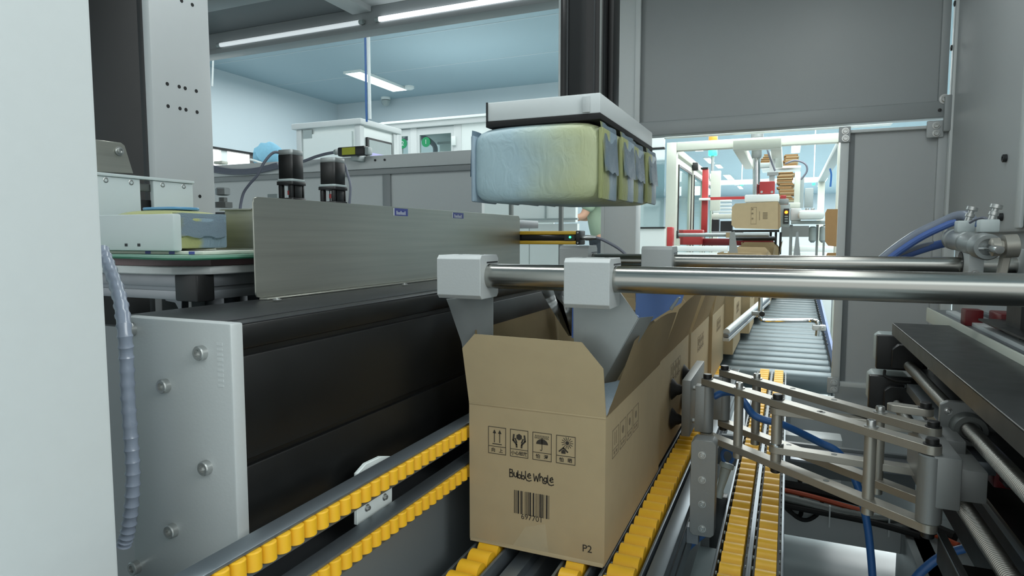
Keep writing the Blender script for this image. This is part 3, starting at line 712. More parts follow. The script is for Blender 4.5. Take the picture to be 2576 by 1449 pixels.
bolt(P(2068, 826, 'y', yy-.061), (0, -1, 0), .008, .008, t)
bolt(P(1917, 790, 'y', yy-.031), (0, -1, 0), .009, .006, t, 'black_plastic')

# ------------------------------------------------------------------ cartons
TH = .004
def carton_mesh(W, L, Hc, parent_label, ox, oy, oz, front_flap=True, label=None, far=False, lean_r=.05, rot=0.0):
    """carton of outer size W x L x Hc standing at (ox..ox+W, oy..oy+L, oz)"""
    t = thing('carton', label, 'carton', (ox, oy, oz), 'open cartons in the row' if not None else None)
    K = 'kraft'
    def b(nm, *a): return M().box(*a).build(nm, K, t)
    b('front_panel', ox, ox+W, oy, oy+TH, oz, oz+Hc)
    b('back_panel', ox, ox+W, oy+L-TH, oy+L, oz, oz+Hc)
    b('left_panel', ox, ox+TH, oy+TH, oy+L-TH, oz, oz+Hc)
    b('right_panel', ox+W-TH, ox+W, oy+TH, oy+L-TH, oz, oz+Hc)
    b('bottom_panel', ox+TH, ox+W-TH, oy+TH, oy+L-TH, oz, oz+TH)
    fh = .15; zt = oz+Hc
    c = .035
    # short flaps (front and back) with chamfered corners
    def sf(y, dy, nm='flap', lean=-.012, skew=0):
        pts = [(ox, y, zt), (ox+W, y, zt), (ox+W-.003+skew*.4, y+lean*.8, zt+fh-.05), (ox+W-.045+skew, y+lean, zt+fh), (ox+.022+skew, y+lean, zt+fh+.002), (ox-.008+skew, y+lean*.8, zt+fh-.03)]
        M().prism(pts, (0, dy, 0)).build(nm, K, t)
    sf(oy, TH, skew=-.003); sf(oy+L-TH, TH, lean=.01)
    # long flaps
    def lf(x, dx, lean, y0, y1, bow=0):
        rows = []
        for i in range(7):
            f = i/6; yy_ = y0+(y1-y0)*f; off0 = .02*(1-f)**3
            r = []
            for j in range(17):
                g_ = j/16; jag = random.uniform(-.0025, .0025) if i == 0 else 0
                r.append((x+lean*g_+bow*math.sin(PI*f)*g_*.3, yy_+jag+(.045*g_*(1-f)**5), zt+(fh+(.02 if bow else 0)*math.sin(PI*f)*g_)*g_))
            rows.append(r)
        M().sheet(rows, TH if dx > 0 else -TH).build('flap', K, t)
    lf(ox, 1, -.012, oy+.008, oy+L-.008)
    lf(ox+W-.001, -1, lean_r, oy+.008, oy+L-.008, bow=.03)
    return t
t1 = carton_mesh(.302, .585, .303, '', -.62, 1.2, .642, label='nearest open kraft carton with printed handling marks on its front', lean_r=.044)
OX, OY, OZ = -.62, 1.2, .642
FY = OY-.0006
def F(u, v_): q = P(u, v_, 'y', OY); return q.x, q.z
def bars(mm, x0, x1, z0, z1): mm.prism([(x0, FY, z0), (x1, FY, z0), (x1, FY, z1), (x0, FY, z1)], (0, .0005, 0))
def poly(mm, pts): mm.prism([(x, FY, z) for x, z in pts], (0, .0005, 0))
def stroke(mm, pts, wd):
    for (xa, za), (xb, zb) in zip(pts, pts[1:]):
        dx, dz = xb-xa, zb-za; L_ = math.hypot(dx, dz) or 1; nx, nz = -dz/L_*wd/2, dx/L_*wd/2
        ex, ez = dx/L_*wd*.3, dz/L_*wd*.3
        poly(mm, [(xa-nx-ex, za-nz-ez), (xb-nx+ex, zb-nz+ez), (xb+nx+ex, zb+nz+ez), (xa+nx-ex, za+nz-ez)])
def arc(cx, cz, rx, rz, a0, a1, n=10): return [(cx+rx*math.cos(math.radians(a0+(a1-a0)*i/n)), cz+rz*math.sin(math.radians(a0+(a1-a0)*i/n))) for i in range(n+1)]
icons = []
for (ul, ur, vt, vb) in ((1228.5, 1273, 1068, 1135), (1283.5, 1329, 1077, 1146), (1340, 1388, 1087, 1157), (1399.5, 1448, 1097, 1168)):
    x0, za = F(ul, vt); _, zb = F(ul, vb); x1, _ = F(ur, vt+6)
    icons.append((x0, x1, za, zb))
za = sum(i[2] for i in icons)/4; zb = sum(i[3] for i in icons)/4
lw = .0011
words = ('向   上', '小心轻放', '怕   湿', '怕   晒')
for k, (x0, x1, _, _) in enumerate(icons):
    mm = M(); w_ = x1-x0; h_ = za-zb; zs = zb+h_*.27
    bars(mm, x0, x1, za-lw, za); bars(mm, x0, x1, zb, zb+lw); bars(mm, x0, x0+lw, zb+lw, za-lw); bars(mm, x1-lw, x1, zb+lw, za-lw); bars(mm, x0+lw, x1-lw, zs, zs+lw)
    cx = (x0+x1)/2; cz = (za+zs)/2
    if k == 0:
        for s_ in (-1, 1):
            xx = cx+s_*w_*.15
            bars(mm, xx-.0008, xx+.0008, zs+.009, za-.012)
            poly(mm, [(xx-.004, za-.014), (xx+.004, za-.014), (xx, za-.006)])
        bars(mm, cx-w_*.26, cx+w_*.26, zs+.005, zs+.0067)
    if k == 1:
        poly(mm, [(cx+.007*math.cos(a*PI/3+PI/6), cz+.006+.007*math.sin(a*PI/3+PI/6)) for a in range(6)])
        for s_ in (-1, 1):
            stroke(mm, [(cx+s_*.012, cz+.010), (cx+s_*.0135, cz-.002), (cx+s_*.006, cz-.010), (cx+s_*.0055, cz-.016)], .0035)
            stroke(mm, [(cx+s_*.009, cz+.002), (cx+s_*.0055, cz-.006)], .003)
    if k == 2:
        poly(mm, arc(cx, cz-.003, .013, .011, 0, 180, 12))
        stroke(mm, [(cx, cz+.010), (cx, cz-.014), (cx-.0015, cz-.0165), (cx-.004, cz-.015)], .0012)
        for j in range(9):
            xx = cx-.015+j*.0035; stroke(mm, [(xx, za-.006), (xx+.0015, za-.009)], .001); stroke(mm, [(xx-.001, za-.010), (xx+.0005, za-.013)], .001)
    if k == 3:
        sx, sz = cx+.003, cz+.007; poly(mm, arc(sx, sz, .004, .004, 0, 360, 12)[:-1])
        for j in range(14):
            a = j*2*PI/14; stroke(mm, [(sx+.0055*math.cos(a), sz+.0055*math.sin(a)), (sx+.012*math.cos(a), sz+.012*math.sin(a))], .0011)
        hx, hz = cx-.005, cz-.013; stroke(mm, [(hx-.009, hz+.001), (hx, hz+.009), (hx+.009, hz+.001)], .003)
        poly(mm, [(hx-.0045, hz-.003), (hx+.0045, hz-.003), (hx+.0045, hz+.002), (hx, hz+.006), (hx-.0045, hz+.002)])
    o = mm.build('handling_mark', 'print_ink', t1); o['label'] = ('two upward arrows mark', 'hands holding item mark', 'umbrella and rain mark', 'sun over house mark')[k]
    text_mesh(words[k], .0098 if k != 1 else .0092, (cx, FY, (zb+zs)/2), (1, 0, 0), (0, 0, 1), 'print_ink', t1, bold=.0002)
xw, zw = F(1337, 1198)
# hand-drawn style word pair built from strokes
def word(s, x, z, hgt):
    mm = M(); G = {
     'B': [[(0, 0), (0, 1)], [(0, 1), (.35, .95), (.38, .65), (.05, .55), (.45, .45), (.42, .08), (0, 0)]],
     'u': [[(0, .6), (.02, .15), (.2, 0), (.4, .12), (.42, .6)], [(.42, .6), (.45, 0)]],
     'b': [[(0, .95), (0, 0)], [(0, .1), (.3, 0), (.42, .25), (.3, .5), (.02, .4)]],
     'l': [[(0, 1), (.02, .1), (.2, -.16), (.5, -.22), (.8, -.08)]],
     'e': [[(.02, .38), (.42, .5), (.3, .75), (.08, .62), (.02, .3), (.2, .14), (.45, .22)]],
     'W': [[(0, .9), (.15, 0), (.35, .65), (.55, 0), (.72, .95)]],
     'h': [[(0, 1), (0, 0)], [(0, .4), (.2, .6), (.38, .45), (.38, 0)]],
     'a': [[(.4, .5), (.15, .55), (0, .25), (.15, .02), (.38, .15)], [(.4, .58), (.42, -.02), (.25, -.2), (0, -.18), (-.12, -.1)]], ' ': []}
    W_ = {'B': .58, 'u': .55, 'b': .52, 'l': .28, 'e': .52, 'W': .85, 'h': .5, 'a': .54, ' ': .3}
    tot = sum(W_[c] for c in s)*hgt; cx = x-tot/2; i = 0
    for ch in s:
        dz = .0012*math.sin(i*1.7)
        for st in G[ch]: stroke(mm, [(cx+px*hgt, z-hgt/2+pz*hgt+dz) for px, pz in st], .0021)
        cx += W_[ch]*hgt; i += 1
    return mm.build('lettering', 'print_ink', t1)
word('Bubble Whale', xw, zw, .0165)
x0, z1 = F(1293, 1232); x1, _ = F(1382, 1245); _, z0 = F(1294, 1290)
bc = M(); bl = [(455, 5), (466, 4), (480, 6), (505, 20), (541, 17), (560, 5), (588, 4), (600, 4), (612, 5), (624, 4), (634, 6), (653, 19), (692, 18), (722, 5), (735, 3), (750, 4), (773, 19), (797, 15), (817, 6), (852, 20), (877, 5)]
for c_, w_ in bl:
    f0 = (c_-w_/2-450)/432; f1 = (c_+w_/2-450)/432; bars(bc, x0+(x1-x0)*f0, x0+(x1-x0)*f1, z0, z1)
bc.build('barcode', 'print_ink', t1)
xn, zn = F(1338, 1304)
text_mesh('697701', .0165, (xn, FY, zn), (1, 0, 0), (0, 0, 1), 'print_ink', t1)
xn, zn = F(1477, 1381)
text_mesh('P2', .021, (xn, FY, zn), (1, 0, 0), (0, 0, 1), 'print_ink', t1, bold=.0002)
# tape
q = [F(1333, 1300), F(1372, 1310), F(1380, 1385), F(1300, 1372)]
tp = M().prism([(x, OY-.0004, z) for x, z in [F(1322, 1325), F(1372, 1318), F(1380, 1395), F(1290, 1372)]], (0, .0003, 0)).build('tape', 'tape_clear', t1)
# small bent-up strip and edge crease under the front
M().prism([(OX+.002, OY-.004, OZ-.002), (OX+W if False else OX+.300, OY-.004, OZ-.002), (OX+.300, OY+.0, OZ+.006), (OX+.002, OY+.0, OZ+.006)], (0, .004, 0), .001).build('crease', 'kraft', t1)
M().box(OX, OX+.302, OY-.0012, OY, OZ+.301, OZ+.305, .0005).build('crease', 'kraft', t1)
# print on the right side of the first carton
sx = OX+.302+.0006
def sideprint(par, y0, y1, z0, z1, X=None):
    X = X if X is not None else sx; mm = M(); l_ = .0016
    def bx(a, b, c, d): mm.box(X-.0005, X, a, b, c, d)
    n = 4; st = (y1-y0)/n
    for i in range(n):
        a = y0+i*st; b = a+st*.82
        bx(a, b, z0, z0+l_); bx(a, b, z1-l_, z1); bx(a, a+l_, z0, z1); bx(b-l_, b, z0, z1); zm = z0+(z1-z0)*.27; bx(a, b, zm, zm+l_)
        c = (a+b)/2; q_ = (z1+zm)/2
        if i == 0: bx(c-.008, c-.006, zm+.008, z1-.008); bx(c+.006, c+.008, zm+.008, z1-.008)
        else: mm.cyl((X-.0005, c, q_), (X, c, q_), .009, 10)
        bx(c-.014, c-.004, z0+.006, z0+.012); bx(c+.004, c+.014, z0+.006, z0+.012)
    return mm.build('handling_mark', 'print_ink_side', par)
y0 = P(1541, 1130, 'x', sx).y; y1 = P(1608, 1080, 'x', sx).y
sideprint(t1, y0, y1, .845, .905)
specs = [(1.80, 0), (2.40, 1), (3.0, 2), (3.6, 3), (4.2, 4), (4.8, 5), (5.4, 6), (6.0, 7)]
names = ['second', 'third', 'fourth', 'fifth', 'sixth', 'seventh', 'eighth', 'ninth', 'tenth']
places = ['touched by the suction cups', 'just behind the suction plate', 'beside the start of the roller conveyor', 'beside the near end of the guide rail', 'behind the middle of the guide rail', 'near the guide rail bracket', 'just before the grey guide blades', 'farthest in the row']
for (yy_, k) in specs:
    zz = zconv(yy_+.585)+.006 if yy_ > 3 else .642
    xr_ = xrow(yy_+.25)+random.uniform(-.004, .004)
    c_ = carton_mesh(.302, .585, .303, '', xr_-.302, yy_, zz, label=names[k]+' carton of the row, '+places[k], lean_r=.045 if k < 2 else .02)
    if k in (0, 1, 2, 3, 4): sideprint(c_, yy_+.2, yy_+.40, zz+.2, zz+.26, X=xr_+.0006)
# yellow-blue packs visible inside first carton

# ================================================================== PACKING STATION, LEFT SIDE
# near white column
tag(M().box(-1.2, -.743, .05, .50, 0, 2.42, .006).build('machine_column', 'paint_light'), 'wide pale grey machine column filling the left edge of the picture', 'column')
# black actuator beam
bt = thing('linear_actuator', 'long black boxed linear actuator with a grey bolted end plate', 'actuator', (-.84, .67, .78))
XA0, XA1, ZA0, ZA1 = -.975, -.722, .80, 1.174
y0, y1 = .683, 2.75
zg1, zg2 = 1.132, .968
b = M()
b.box(XA0, XA1, y0, y1, ZA0, zg2-.005, .003); b.box(XA0, XA1, y0, y1, zg2+.005, zg1-.004, .003); b.box(XA0, XA1-.002, y0, y1, zg1+.004, ZA1, .006)
b.box(XA0+.01, XA1-.008, y0, y1, ZA0+.01, ZA1-.01)
b.build('housing', 'anodised_black', bt)
M().box(XA0+.002, -.765, y0, y1, ZA1-.001, ZA1+.0025, .001).build('cover_strip', 'black_top', bt)
M().box(-.761, XA1-.006, y0, y1, ZA1-.001, ZA1+.0015, .001).build('cover_strip', 'black_top', bt)
pl = M().box(-.945, -.719, .660, .683, .74, 1.178, .003).build('end_plate', 'aluminium_matte', bt); pl['label'] = 'grey bolted end plate'
for u, v_ in ((510, 887), (418, 970), (522, 1175), (437, 1333), (333, 828), (345, 1425)):
    bolt(P(u, v_, 'y', .660), (0, -1, 0), .0108, .010, bt, washer=False)
eg = M()
for k in range(9): eg.box(-.7465, -.7355, .6595, .6601, 1.146-.0075*k, 1.1505-.0075*k-(.001 if k % 3 else 0))
eg.build('engraving', 'engrave', bt)
M().prism([(-.962, .6, .73), (-.70, .6, .73), (-.70, .6, .745), (-.962, .6, .745)], (0, 2.1, 0)).build('base_strip', 'profile_alu', bt)
M().box(-.96, -.70, .6, 2.7, .30, .73).build('base_wall', 'paint_gray_dark', bt)
# guard plate
t = thing('guard_plate', 'upright stainless guard plate with two blue stickers behind the black actuator', 'guard plate', (-.955, 1.6, 1.178))
XG = -.962; yb0 = P(645, 750, 'x', XG).y-.004; yb1 = P(1306, 600, 'x', XG).y
zt = 1.384; r = .012; zb = ZA1+.006
pts = [(XG, yb0+r, zb), (XG, yb1-.004, zb), (XG, yb1, zb+.004), (XG, yb1, zt-.012), (XG, yb1-.012, zt), (XG, yb0+r, zt-.004), (XG, yb0+.003, zt-.007), (XG, yb0, zt-r-.004), (XG, yb0, zb+r), (XG, yb0+.003, zb+.003)]
M().prism(pts, (.003, 0, 0), .0006).build('plate', 'steel_brushed', t)
M().prism([(XG+.003, yb0+.008, zb-.003), (XG+.022, yb0+.012, zb-.003), (XG+.022, yb1, zb-.003), (XG+.003, yb1, zb-.003)], (0, 0, .003), .0006).build('foot_flange', 'steel_brushed', t)
for u, v_ in ((697, 754), (1018, 716)): bolt(P(u, v_, 'z', zb), (0, 0, 1), .0055, .003, t, 'screw_steel', 'screw')
for (u0, u1, v0, v1) in ((992, 1026, 523, 544), (1139, 1166, 533, 550)):
    a = P(u0, v0, 'x', XG+.0034); c = P(u1, v1, 'x', XG+.0034)
    s_ = M().box(XG+.003, XG+.0036, a.y, c.y, c.z, zt-.006).build('sticker', 'sticker_blue', t); s_['label'] = 'blue sticker with white print'
    M().box(XG+.003, XG+.0038, a.y-.004, a.y, c.z, zt-.006).build('sticker_edge', 'sticker_white', s_)
    k = 0
    zz_ = (c.z+zt-.006)/2-.004; m_ = M()
    for k in range(7):
        yy_ = a.y+(c.y-a.y)*(.15+.1*k); m_.box(XG+.0036, XG+.0038, yy_, yy_+(c.y-a.y)*.06, zz_-.003, zz_+(.004 if k % 3 else .007))
    m_.build('sticker_print', 'sticker_white', s_)
# roller rails beside the cartons
rm = M().lathe((0, 0, -.0135), (0, 0, 1), [(0, .0105), (.0015, .0125), (.0255, .0125), (.027, .0105)], 14)
vr = mesh_of(rm, 'roller', 'yellow_plastic')
for dz, lb in ((0, 'upper side guide rail with upright yellow rollers'), (-.089, 'lower side guide rail with upright yellow rollers')):
    t = thing('side_roller_rail', lb, 'roller rail', (-.64, 1.2, .86+dz), 'side roller rails')
    zb_ = .8615+dz; g = M()
    g.box(-.668, -.633, .38, 2.7, zb_+.0275, zb_+.0325, .0012)
    g.box(-.668, -.664, .38, 2.7, zb_-.008, zb_+.028)
    g.build('channel', 'rail_alu', t)
    M().box(-.664, -.636, .38, 2.7, zb_-.008, zb_-.0005, .001).build('lower_lip', 'rail_alu', t)
    y = .42
    while y < 1.86:
        place('roller', vr, (-.6375, y, zb_+.0137), t); y += .0268
a = P(890, 1160, 'x', -.69)
t = thing('rail_support_plate', 'white support plate with a chamfered corner behind the side rails', 'bracket', a)
pp = [P(u, v_, 'x', -.69) for u, v_ in ((890, 1190), (912, 1165), (950, 1147), (978, 1147), (978, 1265), (890, 1320))]
M().prism(pp, (.008, 0, 0), .001).build('plate', 'paint_white', t)
for u, v_ in ((967, 1250), (923, 1277)):
    bolt(P(u, v_, 'x', -.682), (1, 0, 0), .0045, .006, t)
# carton tracks underneath
def track(x0, x1, ya, yb, label, lips=(1, 1)):
    t = thing('roller_track', label, 'roller track', ((x0+x1)/2, ya, .60), 'roller tracks under the cartons')
    w_ = .010
    if lips[0]: M().box(x0-w_, x0-w_+.006, ya, yb, .575, .632, .001).build('side_rail', 'rail_alu', t)
    if lips[1]: M().box(x1+w_-.006, x1+w_, ya, yb, .575, .632, .001).build('side_rail', 'rail_alu', t)
    M().box(x0-w_, x1+w_, ya, yb, .572, .578).build('channel_floor', 'paint_gray_dark', t)
    key = round(x1-x0, 4)
    if key not in RM:
        h = (x1-x0)/2-.003
        RM[key] = mesh_of(M().lathe((-h, 0, 0), (1, 0, 0), [(0, .014), (.001, .0235), (2*h-.001, .0235), (2*h, .014)], 18), 'roller', 'yellow_plastic')
    y = ya+.02; k = 0
    while y < yb-.02:
        place('roller', RM[key], ((x0+x1)/2, y, .6185), t)
        y += .0485; k += 1
    pn = M(); y = ya+.02
    while y < yb-.02:
        pn.cyl((x0-.004, y, .6185), (x0-.001, y, .6185), .004, 6); pn.cyl((x1+.001, y, .6185), (x1+.004, y, .6185), .004, 6); y += .0485
    pn.build('axles', 'label_gray', t)['kind'] = 'stuff'
    return t
RM = {}
xl0 = P(1800, 1440, 'z', .64).x; xl1 = P(1868, 1440, 'z', .64).x; xr0 = P(1893, 1440, 'z', .64).x; xr1 = P(1958, 1440, 'z', .64).x
track(xl0, xl1, .95, 3.42, 'left strip of the double yellow roller track on the right')
track(xr0, xr1, .95, 3.42, 'right strip of the double yellow roller track on the right')
track(-.315, -.255, .95, 3.42, 'yellow roller track under the right edge of the cartons')
track(-.60, -.545, .80, 3.42, 'yellow roller track under the left edge of the cartons')
track(-.40, -.355, .80, 3.42, 'yellow roller track under the middle of the cartons')
# wide aluminium rail right of the under-carton track
t = thing('conveyor_side_rail', 'wide grooved aluminium conveyor rail right of the near roller track', 'rail', (-.22, 1.5, .5))
g = M(); g.box(-.238, -.205, .9, 3.4, .50, .632, .002); g.build('profile', 'rail_alu', t)
g = M(); g.box(-.206, -.203, .9, 3.4, .555, .56); g.box(-.206, -.203, .9, 3.4, .60, .604); g.build('groove', 'dark_steel', t)
t = thing('conveyor_side_rail', 'aluminium conveyor rail between the two tracks under the front carton', 'rail', (-.47, 1.5, .5))
M().box(-.522, -.488, .8, 3.4, .50, .61, .002).build('profile', 'rail_alu', t)
M().box(-.488, -.47, .8, 3.4, .50, .59, .002).build('web', 'profile_alu', t)
# base pan below
bp_ = thing('sheet_metal_tray', 'grey sheet metal base pan and legs under the conveyor tracks', 'machine base', (-.3, 1.8, 0))
M().box(-.70, -.25, .35, 2.8, .38, .39).build('pan', 'paint_gray', bp_)
M().box(-.25, -.235, .35, 2.8, .30, .5).build('web', 'paint_gray_dark', bp_)
M().box(-.70, -.25, 2.78, 2.8, .39, .58).build('rear_web', 'paint_gray_dark', bp_)
for x in (-.68, -.30):
    for y in (.4, 2.7): M().box(x, x+.05, y, y+.05, 0, .38).build('leg', 'paint_gray_dark', bp_)
# clear air tubes in the pan
c = M()
c.tube([(-.50, 1.02, .50), P(1030, 1380, 'z', .42), P(1000, 1350, 'z', .46), P(975, 1330, 'z', .5)], .0022, 6)
c.tube([P(1030, 1330, 'z', .55), P(1035, 1360, 'z', .46), P(1050, 1395, 'z', .41), P(1060, 1449, 'z', .4)], .0022, 6)
tag(c.build('air_tube', 'paint_light'), 'thin clear air tubes looping over the base pan below the side rails', 'tube')
# spiral wrapped hose
pts = [P(258, 630, 'y', .72), P(278, 680, 'y', .70), P(300, 745, 'y', .66), P(312, 820, 'y', .63), P(318, 900, 'y', .63), P(322, 1000, 'y', .63), P(329, 1100, 'y', .63), P(334, 1190, 'y', .63), P(331, 1270, 'y', .63), P(322, 1335, 'y', .63), P(312, 1370, 'y', .63)]
t = thing('wrapped_hose', 'spiral wrapped bundle of hoses hanging beside the grey end plate', 'hose', pts[-1])
M().tube(pts, .0094, 14, 12, ridges=4, ridge_h=.0016).build('spiral_wrap', 'spiral_wrap', t)

# belt table with packs
bt = thing('belt_table', 'green belt conveyor table with an aluminium frame and a black corner cap', 'belt conveyor', (-1.5, .95, 1.18))
xb_, yb_ = -1.06, .90
zt_, zm_ = 1.222, 1.178
def prof(x0, x1, y0, y1):
    g = M(); g.box(x0, x1, y0, y1, zm_, zm_+.018, .001); g.box(x0, x1, y0, y1, zm_+.026, zt_, .001); g.box(x0, x1, y0+.004, y1-.004, zm_+.018, zm_+.026); return g
g = M(); g.box(-2.2, -1.125, yb_, yb_+.04, 1.175, 1.193, .001); g.box(-2.2, -1.125, yb_, yb_+.04, 1.201, 1.226, .001); g.box(-2.2, -1.125, yb_+.004, yb_+.036, 1.193, 1.201); g.build('front_profile', 'profile_alu', bt)
g = M(); g.box(-1.10, -1.065, yb_+.04, 2.0, 1.175, 1.193, .001); g.box(-1.10, -1.065, yb_+.04, 2.0, 1.201, 1.226, .001); g.box(-1.10, -1.07, yb_+.04, 2.0, 1.193, 1.201); g.build('side_profile', 'profile_alu', bt)
c = M().box(-1.125, -1.062, yb_-.003, yb_+.04, 1.173, 1.227, .004).build('corner_cap', 'black_plastic', bt); c['label'] = 'black corner cap'
pt = [(-2.2, yb_-.03, 0), (-1.16, yb_-.03, 0), (-1.11, yb_-.02, 0), (-1.05, yb_+.02, 0), (-1.04, yb_+.08, 0), (-1.04, 2.0, 0), (-2.2, 2.0, 0)]
M().prism([(x, y, 1.227) for x, y, _ in pt], (0, 0, .016), .002).build('table_plate', 'aluminium_matte', bt)
M().prism([(x-.012 if x > -2 else x, y+.012 if y < 1 else y, 1.2435) for x, y, _ in pt], (0, 0, .014)).build('under_belt', 'under_belt', bt)
pb_ = [(-2.2, .875), (-1.27, .87), (-1.20, .862), (-1.14, .842), (-1.08, .836), (-1.02, .85), (-1.01, .9), (-1.01, 2.0), (-2.2, 2.0)]
M().prism([(x, y, 1.2575) for x, y in pb_], (0, 0, .004), .001).build('belt_edge', 'belt_edge', bt)
M().prism([(x-.001, y+.001, 1.2615) for x, y in pb_], (0, 0, .004)).build('belt', 'belt_green', bt)
M().box(-2.2, -1.07, yb_+.02, 1.9, 1.266, 1.272, .001).build('white_strip', 'paint_cream', bt)
for u in (372, 432, 482):
    q = P(u, 627, 'y', yb_+.02); M().box(q.x-.008, q.x+.008, yb_+.0195, yb_+.03, 1.2665, 1.2722).build('tape_mark', 'sticker_blue', bt)
for k, (u0, u1) in enumerate(((458, 482), (482, 530), (538, 558), (562, 640))):
    x0 = P(u0, 770, 'y', 1.12).x; x1 = P(u1, 770, 'y', 1.12).x
    M().box(x0, x1, 1.12+.04*k, 1.16+.04*k, 1.09, 1.175, .002).build('leg', 'hdpe_white' if k == 0 else 'profile_alu', bt)
q = [P(u, v_, 'y', 1.08) for u, v_ in ((415, 750), (457, 752), (457, 788), (447, 775), (440, 762), (416, 757))]
M().prism(q, (0, .02, 0), .001).build('leg_bracket', 'profile_alu', bt)
M().box(-2.2, -1.2, 1.4, 1.42, .2, 1.17).build('rear_apron', 'black_plastic', bt)
M().box(-2.2, -.99, 2.0, 2.02, .2, 1.2).build('rear_apron', 'anodised_black', bt)
M().box(-1.9, -1.86, 1.0, 1.04, 0, 1.175).build('leg', 'profile_alu', bt)
M().box(-1.9, -1.86, 1.85, 1.89, 0, 1.175).build('leg', 'profile_alu', bt)
# lower left sheet wall behind the hose
tag(M().box(-1.75, -1.0, .95, .97, 0, 1.10).build('lower_cover', 'paint_gray_dark'), 'dark grey lower cover sheet behind the wrapped hose', 'machine panel')
# packs
def pack(name, label, x0, x1, y0, y1, z0, z1, m_body, ends=(1, 1), end_m='film_end_blue', group='wet wipe packs', loc=None, lidx=True, puff=.012):
    t = thing(name, label, 'wipes pack', ((x0+x1)/2, (y0+y1)/2, z0), group)
    cx, cy, cz = (x0+x1)/2, (y0+y1)/2, (z0+z1)/2; hx, hy, hz = (x1-x0)/2, (y1-y0)/2, (z1-z0)/2
    m_ = M(); m_.box(x0, x1, y0, y1, z0, z1)
    bmesh.ops.subdivide_edges(m_.bm, edges=m_.bm.edges[:], cuts=9, use_grid_fill=True)
    for v in m_.bm.verts:
        a, b_, c = (v.co.x-cx)/hx, (v.co.y-cy)/hy, (v.co.z-cz)/hz
        n_ = 6.0; L_ = (abs(a)**n_+abs(b_)**n_+abs(c)**n_)**(1/n_); s_ = 1/max(L_, 1e-6)
        nx_, ny_, nz_ = a*s_, b_*s_, c*s_
        w1 = puff*(math.sin(a*5.2+c*3+cx*40)*.25+math.sin(b_*7+a*4+cy*30)*.2)
        v.co.x = cx+nx_*hx; v.co.y = cy+ny_*(hy+w1*abs(b_)*.3*(1-abs(a)**4)); v.co.z = cz+nz_*(hz+puff*.35*(1-a*a)*(1-b_*b_)*(1 if c > 0 else -.2)*abs(c))
    m_.build('film', m_body, t)
    # sealed fins at the two short ends
    for s_, on in zip((-1, 1), ends):
        if not on: continue
        xe = cx+s_*hx; m2 = M(); rows = []
        for i in range(9):
            f = i/8; y = y0+.004+(y1-y0-.008)*f; rows.append([])
            for j in range(5):
                g_ = j/4
                rows[-1].append((xe-s_*.004+s_*(.016*g_*(1-.4*abs(2*f-1)))+.002*math.sin(f*9), y+(.5-f)*.018*g_, z1-.004-(hz*1.22)*g_**1.2+.003*math.sin(f*14)*g_))
        m2.sheet(rows, .0012); m2.build('end_seal', 'film_flap' if s_ > 0 else 'film_end_blue', t)
        M().box(min(xe+s_*.001, xe-s_*.008), max(xe+s_*.001, xe-s_*.008), y0+.006, y1-.006, z0+.004, z1-.014, .004).build('end_fold', 'film_fold' if s_ > 0 else 'film_end_blue', t)
    return t
p1_ = pack('wipes_pack', 'wet wipes pack in blue and yellow film on the green belt, nearest', -1.37, -1.165, .93, 1.075, 1.273, 1.356, 'film_pack_near', ends=(0, 1))
def lid(t, x0, x1, y0, y1, z):
    M().prism([((x0+x1)/2+(x1-x0)/2*math.copysign(abs(math.cos(a))**.6, math.cos(a)), (y0+y1)/2+(y1-y0)/2*math.copysign(abs(math.sin(a))**.6, math.sin(a)), z) for a in [2*PI*i/24 for i in range(24)]], (0, 0, .006), .0015).build('lid', 'blue_lid', t)['label'] = 'blue plastic lid'
lid(p1_, -1.32, -1.20, .965, 1.045, 1.360)
p2_ = pack('wipes_pack', 'second wet wipes pack behind the steel angle guide', -1.34, -1.145, 1.15, 1.29, 1.273, 1.352, 'film_yellow', ends=(0, 1))
lid(p2_, -1.29, -1.18, 1.18, 1.26, 1.3565)
# white guide block in front of the packs
t = thing('guide_block', 'white plastic guide block in front of the nearest wipes pack', 'guide block', (-1.25, .905, 1.272))
x1 = P(436, 580, 'y', .905).x; zt = P(350, 539, 'y', .905).z
M().box(-1.6, x1, .905, .925, 1.2725, zt, .004).build('block', 'hdpe_white', t)
for u in (317, 349):
    q = P(u, 615, 'y', .9045); M().box(q.x-.004, q.x+.004, .9042, .906, q.z-.004, q.z+.002).build('slot', 'dark_steel', t)
# steel angle guide
t = thing('angle_guide', 'stainless angle guide with a tapered top flange right of the wipes packs', 'guide', (-1.1, 1.1, 1.272))
ya = 1.11; xa = P(567, 570, 'y', ya).x; xb = P(648, 570, 'y', ya).x; zt = P(600, 529, 'y', ya).z
M().box(xa, xb, ya, ya+.003, 1.2725, zt).build('web', 'steel_brushed', t)
xt = P(553, 530, 'y', ya).x
M().prism([(xt, ya-.001, zt), (xa+.01, ya-.018, zt), (xb, ya-.018, zt), (xb, ya+.004, zt), (xa, ya+.004, zt)], (0, 0, .0025)).build('top_flange', 'steel_brushed', t)
M().box(xa-.01, xb, ya-.02, ya, 1.2725, 1.2755).build('foot_flange', 'steel_brushed', t)
